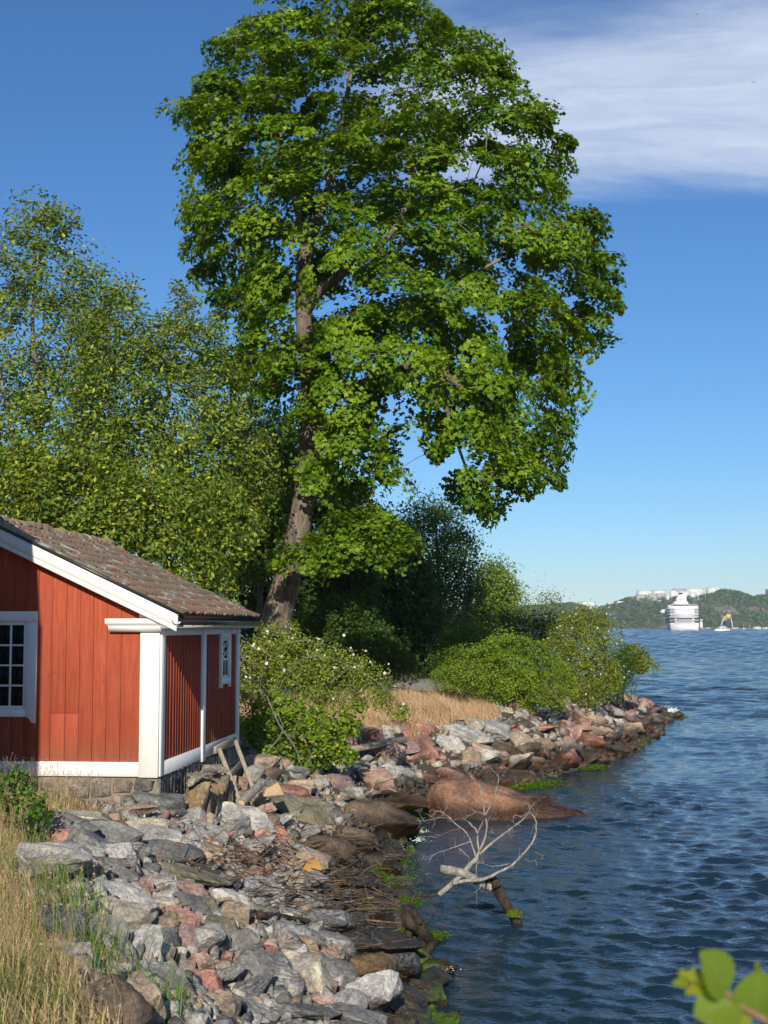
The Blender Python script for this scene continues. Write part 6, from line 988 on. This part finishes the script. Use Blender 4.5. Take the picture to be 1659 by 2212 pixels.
p0, p1 = pt(*F9(892, 470), 2100) - c0, pt(*F9(922, 458), 2100) - c0; Geo().box(p0[0], p1[0], -1, 6, p0[2] + 2.5, p1[2] + 2.6).out('crosshead', WH, tw2)
# cruise ship, seen from astern
WS = plain('ship_white', (.80, .79, .78), .45); BL = plain('ship_shadow_glass', (.04, .05, .06), .2); PK = plain('ship_pale_panel', (.80, .74, .78), .5); FN = plain('funnel_black', (.02, .02, .03), .5); SG = plain('ship_grey', (.35, .38, .42), .6); LIL = plain('lilac_lettering', (.66, .56, .74), .6)
D0 = 1330.0; sx = lambda x: pt(F9(x, 0)[0], HZ, D0)[0]; sz = lambda y: float(pt(CX, F9(0, y)[1], D0)[2]); xc_ = (sx(562) + sx(875)) / 2
ship = empty('cruise_ship', (xc_, D0, 0), R(-9.6), 'large white cruise ship seen from astern below the tanks', 'cruise ship'); hw = (sx(875) - sx(562)) / 2; zz_ = lambda y: sz(y)
zd = zz_(285); wl_ = -.5
sect = [(-hw * .90, wl_), (hw * .90, wl_), (hw * .98, 2.5), (hw, 6), (hw, zz_(478)), (-hw, zz_(478)), (-hw, 6), (-hw * .98, 2.5)]
def hull():
    V, F = [], []; n = len(sect)
    for (yy_, k) in ((0, 1), (6, 1.0), (120, 1.0), (160, .8), (185, .35), (195, .03)): V += [(x * k, yy_, z + (3 if k < .5 else 0) * (z > 5)) for x, z in sect]
    for j in range(5): F += [(j * n + i, j * n + (i + 1) % n, (j + 1) * n + (i + 1) % n, (j + 1) * n + i) for i in range(n)]
    F += [tuple(range(n))[::-1]]; return Geo().add(V, F).out('hull', WS, ship)
hull(); Geo().box(-hw * .985, hw * .985, .6, 150, zz_(478) + .02, zd).out('superstructure', WS, ship)
for i, yv in enumerate((325, 355, 390, 428, 465)):
    for s in (-1, 1):
        for k in range(3): x = s * hw * (.93 - .085 * k); Geo().box(x - .75, x + .75, .35, .7, zz_(yv) - 1.0, zz_(yv) + 1.0).out('balcony_opening', BL if i > 2 else SG, ship)
    for j in range(30): Geo().box(-hw * .985 - .12, -hw * .985 + .1, 4 + j * 4.8, 7.4 + j * 4.8, zz_(yv) - 1.0, zz_(yv) + .9).out('side_window', BL, ship)
p_ = Geo().box(-hw * .70, hw * .70, .30, .62, zz_(418), zz_(335)).out('stern_panel', PK, ship)
for j in range(9): x = -hw * .62 + j * hw * .155; Geo().box(x - .45, x + .45, .22, .4, zz_(388), zz_(388) + .7).out('port', SG, ship); Geo().box(x - .55, x + .55, .25, .7, zz_(330), zz_(330) + .8).out('port', SG, ship)
for j in range(11): x = -hw * .46 + j * hw * .092; Geo().box(x - .95, x + .95, .22, .7, zz_(438), zz_(438) + 1.7).out('stern_window', BL, ship); Geo().box(x - .8, x + .8, .22, .7, zz_(473), zz_(473) + 1.2).out('stern_window', SG, ship)
for yv in (446, 482, 420): Geo().box(-hw * .74, hw * .74, -.5, .6, zz_(yv) - .25, zz_(yv) + .1).out('gallery_rail', WS, ship)
for j in range(12): x = -hw * .8 + j * hw * .145; Geo().box(x - .4, x + .4, -.15, .3, zz_(497), zz_(497) + .7).out('port', SG, ship)
for j, (x0, hh, bars) in enumerate([(-3.1, 2.2, 1), (-1.9, 2.2, 2), (-.4, 2.2, 2), (1.1, 2.2, 2), (2.5, 2.2, 1)]):       # faint lilac name on the transom, too far off to read
    for q in range(bars): Geo().box(x0 + q * .55, x0 + q * .55 + .22, -.08, .1, zz_(533) - hh / 2, zz_(533) + hh / 2).out('letter', LIL, ship)
    if bars > 1: Geo().box(x0 + .22, x0 + .55, -.08, .1, zz_(533) + (hh / 2 - .3 if j % 2 else -.15), zz_(533) + (hh / 2 if j % 2 else .15)).out('letter', LIL, ship)
tx = lambda x: sx(x) - xc_
Geo().box(tx(590), tx(782), 8, 60, zd + .02, zz_(262)).out('deck_house', WS, ship); Geo().box(tx(598), tx(775), 7.6, 8.2, zz_(300) + 1.2, zz_(285) + 1.6).out('deck_window', BL, ship); Geo().box(tx(612), tx(768), 12, 50, zz_(262) + .02, zz_(235)).out('deck_house', WS, ship); Geo().box(tx(560), tx(868), .7, 8, zd + .9, zd + 1.1).out('deck_rail', WS, ship)
fu = Geo(); fr = [(tx(632), tx(760), 232), (tx(645), tx(752), 195), (tx(662), tx(735), 165), (tx(668), tx(725), 152)]; V = []
for a, b, yv in fr: V += [(a, 18, zz_(yv)), (b, 18, zz_(yv)), (b, 34, zz_(yv)), (a, 34, zz_(yv))]
fu.add(V, [tuple(range(4))[::-1], (12, 13, 14, 15)] + [(j * 4 + i, j * 4 + (i + 1) % 4, j * 4 + 4 + (i + 1) % 4, j * 4 + 4 + i) for j in range(3) for i in range(4)]).out('funnel', WS, ship); Geo().box(tx(672), tx(712), 19, 30, zz_(152) + .02, zz_(130)).out('funnel_top', FN, ship); Geo().box(tx(668), tx(716), 18.5, 30.5, zz_(157), zz_(150)).out('funnel_band', FN, ship); Geo().box(tx(675), tx(712), 17.3, 18, zz_(218), zz_(195)).out('funnel_emblem', plain('emblem_tan', (.55, .48, .36), .6), ship)
Geo().tube(np.array([(tx(742), 24, zz_(215)), (tx(745), 24, zz_(190)), (tx(748), 24, zz_(165))]), .35, 5).out('mast', WS, ship)
rd = [(3.6 * math.sin(q), -3.6 * math.cos(q)) for q in np.linspace(.15, math.pi - .1, 9)]; o = Geo().lathe(rd, 16, (tx(545) + 9, 70, zz_(272))).out('radome', WS, ship, smooth=True); Geo().box(tx(562), tx(600), 60, 90, zd, zz_(290) + 2).out('deck_house', WS, ship)
Geo().box(-hw - 5, -hw + 2, 140, 152, zz_(350), zz_(322)).out('bridge_wing', WS, ship); Geo().box(-hw - 4, -hw - .5, 143, 149, zz_(322) + .02, zz_(305)).out('bridge_wing', WS, ship)
for j in range(5): Geo().box(-hw - 1.4, -hw + .2, 40 + j * 18, 50 + j * 18, zz_(452), zz_(430)).out('lifeboat', plain('lifeboat_orange', (.55, .25, .12), .6), ship)
# ferries and small boats
BW = plain('boat_white', (.80, .80, .78), .5)
def boat(name, x0, x1, y0, y1, d, label, cat, tiers=2, group=None, hullc=None, mast_y=None):
    L, Rr, T_ = pt(*F9(x0, y1), d), pt(*F9(x1, y1), d), pt(*F9(x0, y0), d); w = Rr[0] - L[0]; h = T_[2]; o = empty(name, (L[0] + w / 2, d, 0), 0, label, cat, group); b = w * .12 + 1; hh = h * (.34 if tiers else .6)
    V, F = [], []
    for x, k, up in ((-.5, .12, .25), (-.42, .7, .12), (-.2, 1, 0), (.25, 1, 0), (.5, .82, .04)): V += [(x * w, -b * k, hh * (1 + up)), (x * w * .96, -b * k * .8, -.4), (x * w * .96, b * k * .8, -.4), (x * w, b * k, hh * (1 + up))]
    for j in range(4): F += [(j * 4 + i, j * 4 + (i + 1) % 4, j * 4 + 4 + (i + 1) % 4, j * 4 + 4 + i) for i in range(4)]
    F += [(3, 2, 1, 0), (16, 17, 18, 19)]; Geo().add(V, F).out('hull', hullc or BW, o); z = hh
    for k in range(tiers):
        a, c = (-.40 + .13 * k) * w, (.46 - .14 * k) * w; z2 = z + (h - hh) / tiers * .92; Geo().box(a, c, -b * .8, b * .8, z + .02, z2).out('cabin', BW, o); nwin = max(3, int((c - a) / 3))
        for i in range(nwin): u = a + (c - a) * (i + .5) / nwin; Geo().box(u - (c - a) / nwin * .34, u + (c - a) / nwin * .34, -b * .8 - .08, -b * .8 + .1, z + (z2 - z) * .4, z + (z2 - z) * .8).out('window', DKW, o)
        z = z2 + .03
    if mast_y: p = pt(*F9(x0, mast_y), d)[2]; Geo().tube(np.array([(0, 0, hh), (0, 0, p * .6), (0, 0, p)]), .22, 5).out('mast', PG, o)
    return o
boat('ferry', 1056, 1226, 512, 582, 1290, 'white double decked ferry crossing in front of the crane', 'ferry', 3, 'ferries and boats on the water', mast_y=490); boat('ferry', 1478, 1592, 518, 566, 2040, 'long white ferry moored at the far quay', 'ferry', 2, 'ferries and boats on the water'); boat('ferry', 1592, 1730, 524, 572, 1800, 'low white ferry cut off by the edge of the picture', 'ferry', 1, 'ferries and boats on the water'); boat('sailing_boat', 1362, 1410, 535, 566, 1950, 'small white sailing boat with bare mast by the quay', 'sailing boat', 1, 'ferries and boats on the water', mast_y=495)
boat('motor_boat', 362, 386, 566, 582, 1260, 'tiny white motor boat on the open water, farther from the ship', 'boat', 1, 'ferries and boats on the water'); boat('motor_boat', 450, 472, 567, 582, 1260, 'tiny white motor boat on the open water, closer to the ship', 'boat', 1, 'ferries and boats on the water'); boat('fishing_boat', -95, -58, 545, 580, 1250, 'small cream coloured boat peeping out behind the rose bush', 'boat', 2, 'ferries and boats on the water'); boat('barge', 0, 60, 545, 558, 1700, 'low pinkish barge under the wooded hillside', 'barge', 0, 'ferries and boats on the water', PINKR)
for i, (x0, x1, lab) in enumerate([(1262, 1300, 'beige boathouse on the quay under the crane leg'), (1302, 1330, 'second small boathouse on the quay'), (960, 1020, 'long beige shed on the quay near the ship')]): block('boathouse', x0, x1, 532, 556, 2105, 8, OCH, WH, lab, 'boathouse', GB, .3, 2)
# gulls
def gull(px, py, span_px, bank, label, d=200.0, dark=False):
    s = span_px * d / FPX / 2; o = empty('gull', tuple(pt(px, py, d)), 0, label, 'gull', 'gulls in the sky'); c1 = plain('gull_grey', (.20, .20, .21), .8) if 'gull_grey' not in bpy.data.materials else bpy.data.materials['gull_grey']; c2 = plain('gull_white', (.6, .6, .58), .8) if 'gull_white' not in bpy.data.materials else bpy.data.materials['gull_white']
    Geo().tube(np.array([(0, -.26 * s, 0), (0, -.16 * s, .0), (0, .05 * s, .0), (0, .28 * s, .01), (0, .4 * s, .0)]), np.array([.02, .07, .09, .05, .03]) * s, 8).out('body', c2, o, smooth=True)
    for k in (-1, 1):
        V = [(k * .05 * s, -.14 * s, .03 * s), (k * .45 * s, -.20 * s, .20 * s), (k * s, .02 * s, .06 * s), (k * .5 * s, .06 * s, .19 * s), (k * .05 * s, .16 * s, .03 * s)]; V += [(a, b, c - .02 * s) for a, b, c in V]; Geo().add(V, [(0, 1, 3, 4), (1, 2, 3), (5, 9, 8, 6), (6, 8, 7), (0, 4, 9, 5), (0, 5, 6, 1), (1, 6, 7, 2), (2, 7, 8, 3), (3, 8, 9, 4)]).out('wing', c1, o)
    o.rotation_euler = (R(20), R(bank), R(20)); return o
gull(1506, 31, 20, -18, 'gull gliding highest in the sky with raised wings'); gull(1628, 178, 19, -16, 'gull gliding with straight wings near the edge of the sky'); gull(1427, 292, 6, 30, 'tiny distant gull below the pale cloud', 260)

# ------------------------------------------------------------------ the air between here and the far shore
hz_m = bpy.data.materials.new('air'); hz_m.use_nodes = True; hn = hz_m.node_tree.nodes; hn.clear(); ho = hn.new('ShaderNodeOutputMaterial'); hv = hn.new('ShaderNodeVolumePrincipled')
hv.inputs['Color'].default_value = (.80, .88, 1.0, 1); hv.inputs['Density'].default_value = 0.00010; hv.inputs['Anisotropy'].default_value = 0.0; hz_m.node_tree.links.new(hv.outputs[0], ho.inputs['Volume'])
tag(Geo().box(-3300, 3300, -70, 2950, -10, 95).out('haze', hz_m, None), kind='stuff')
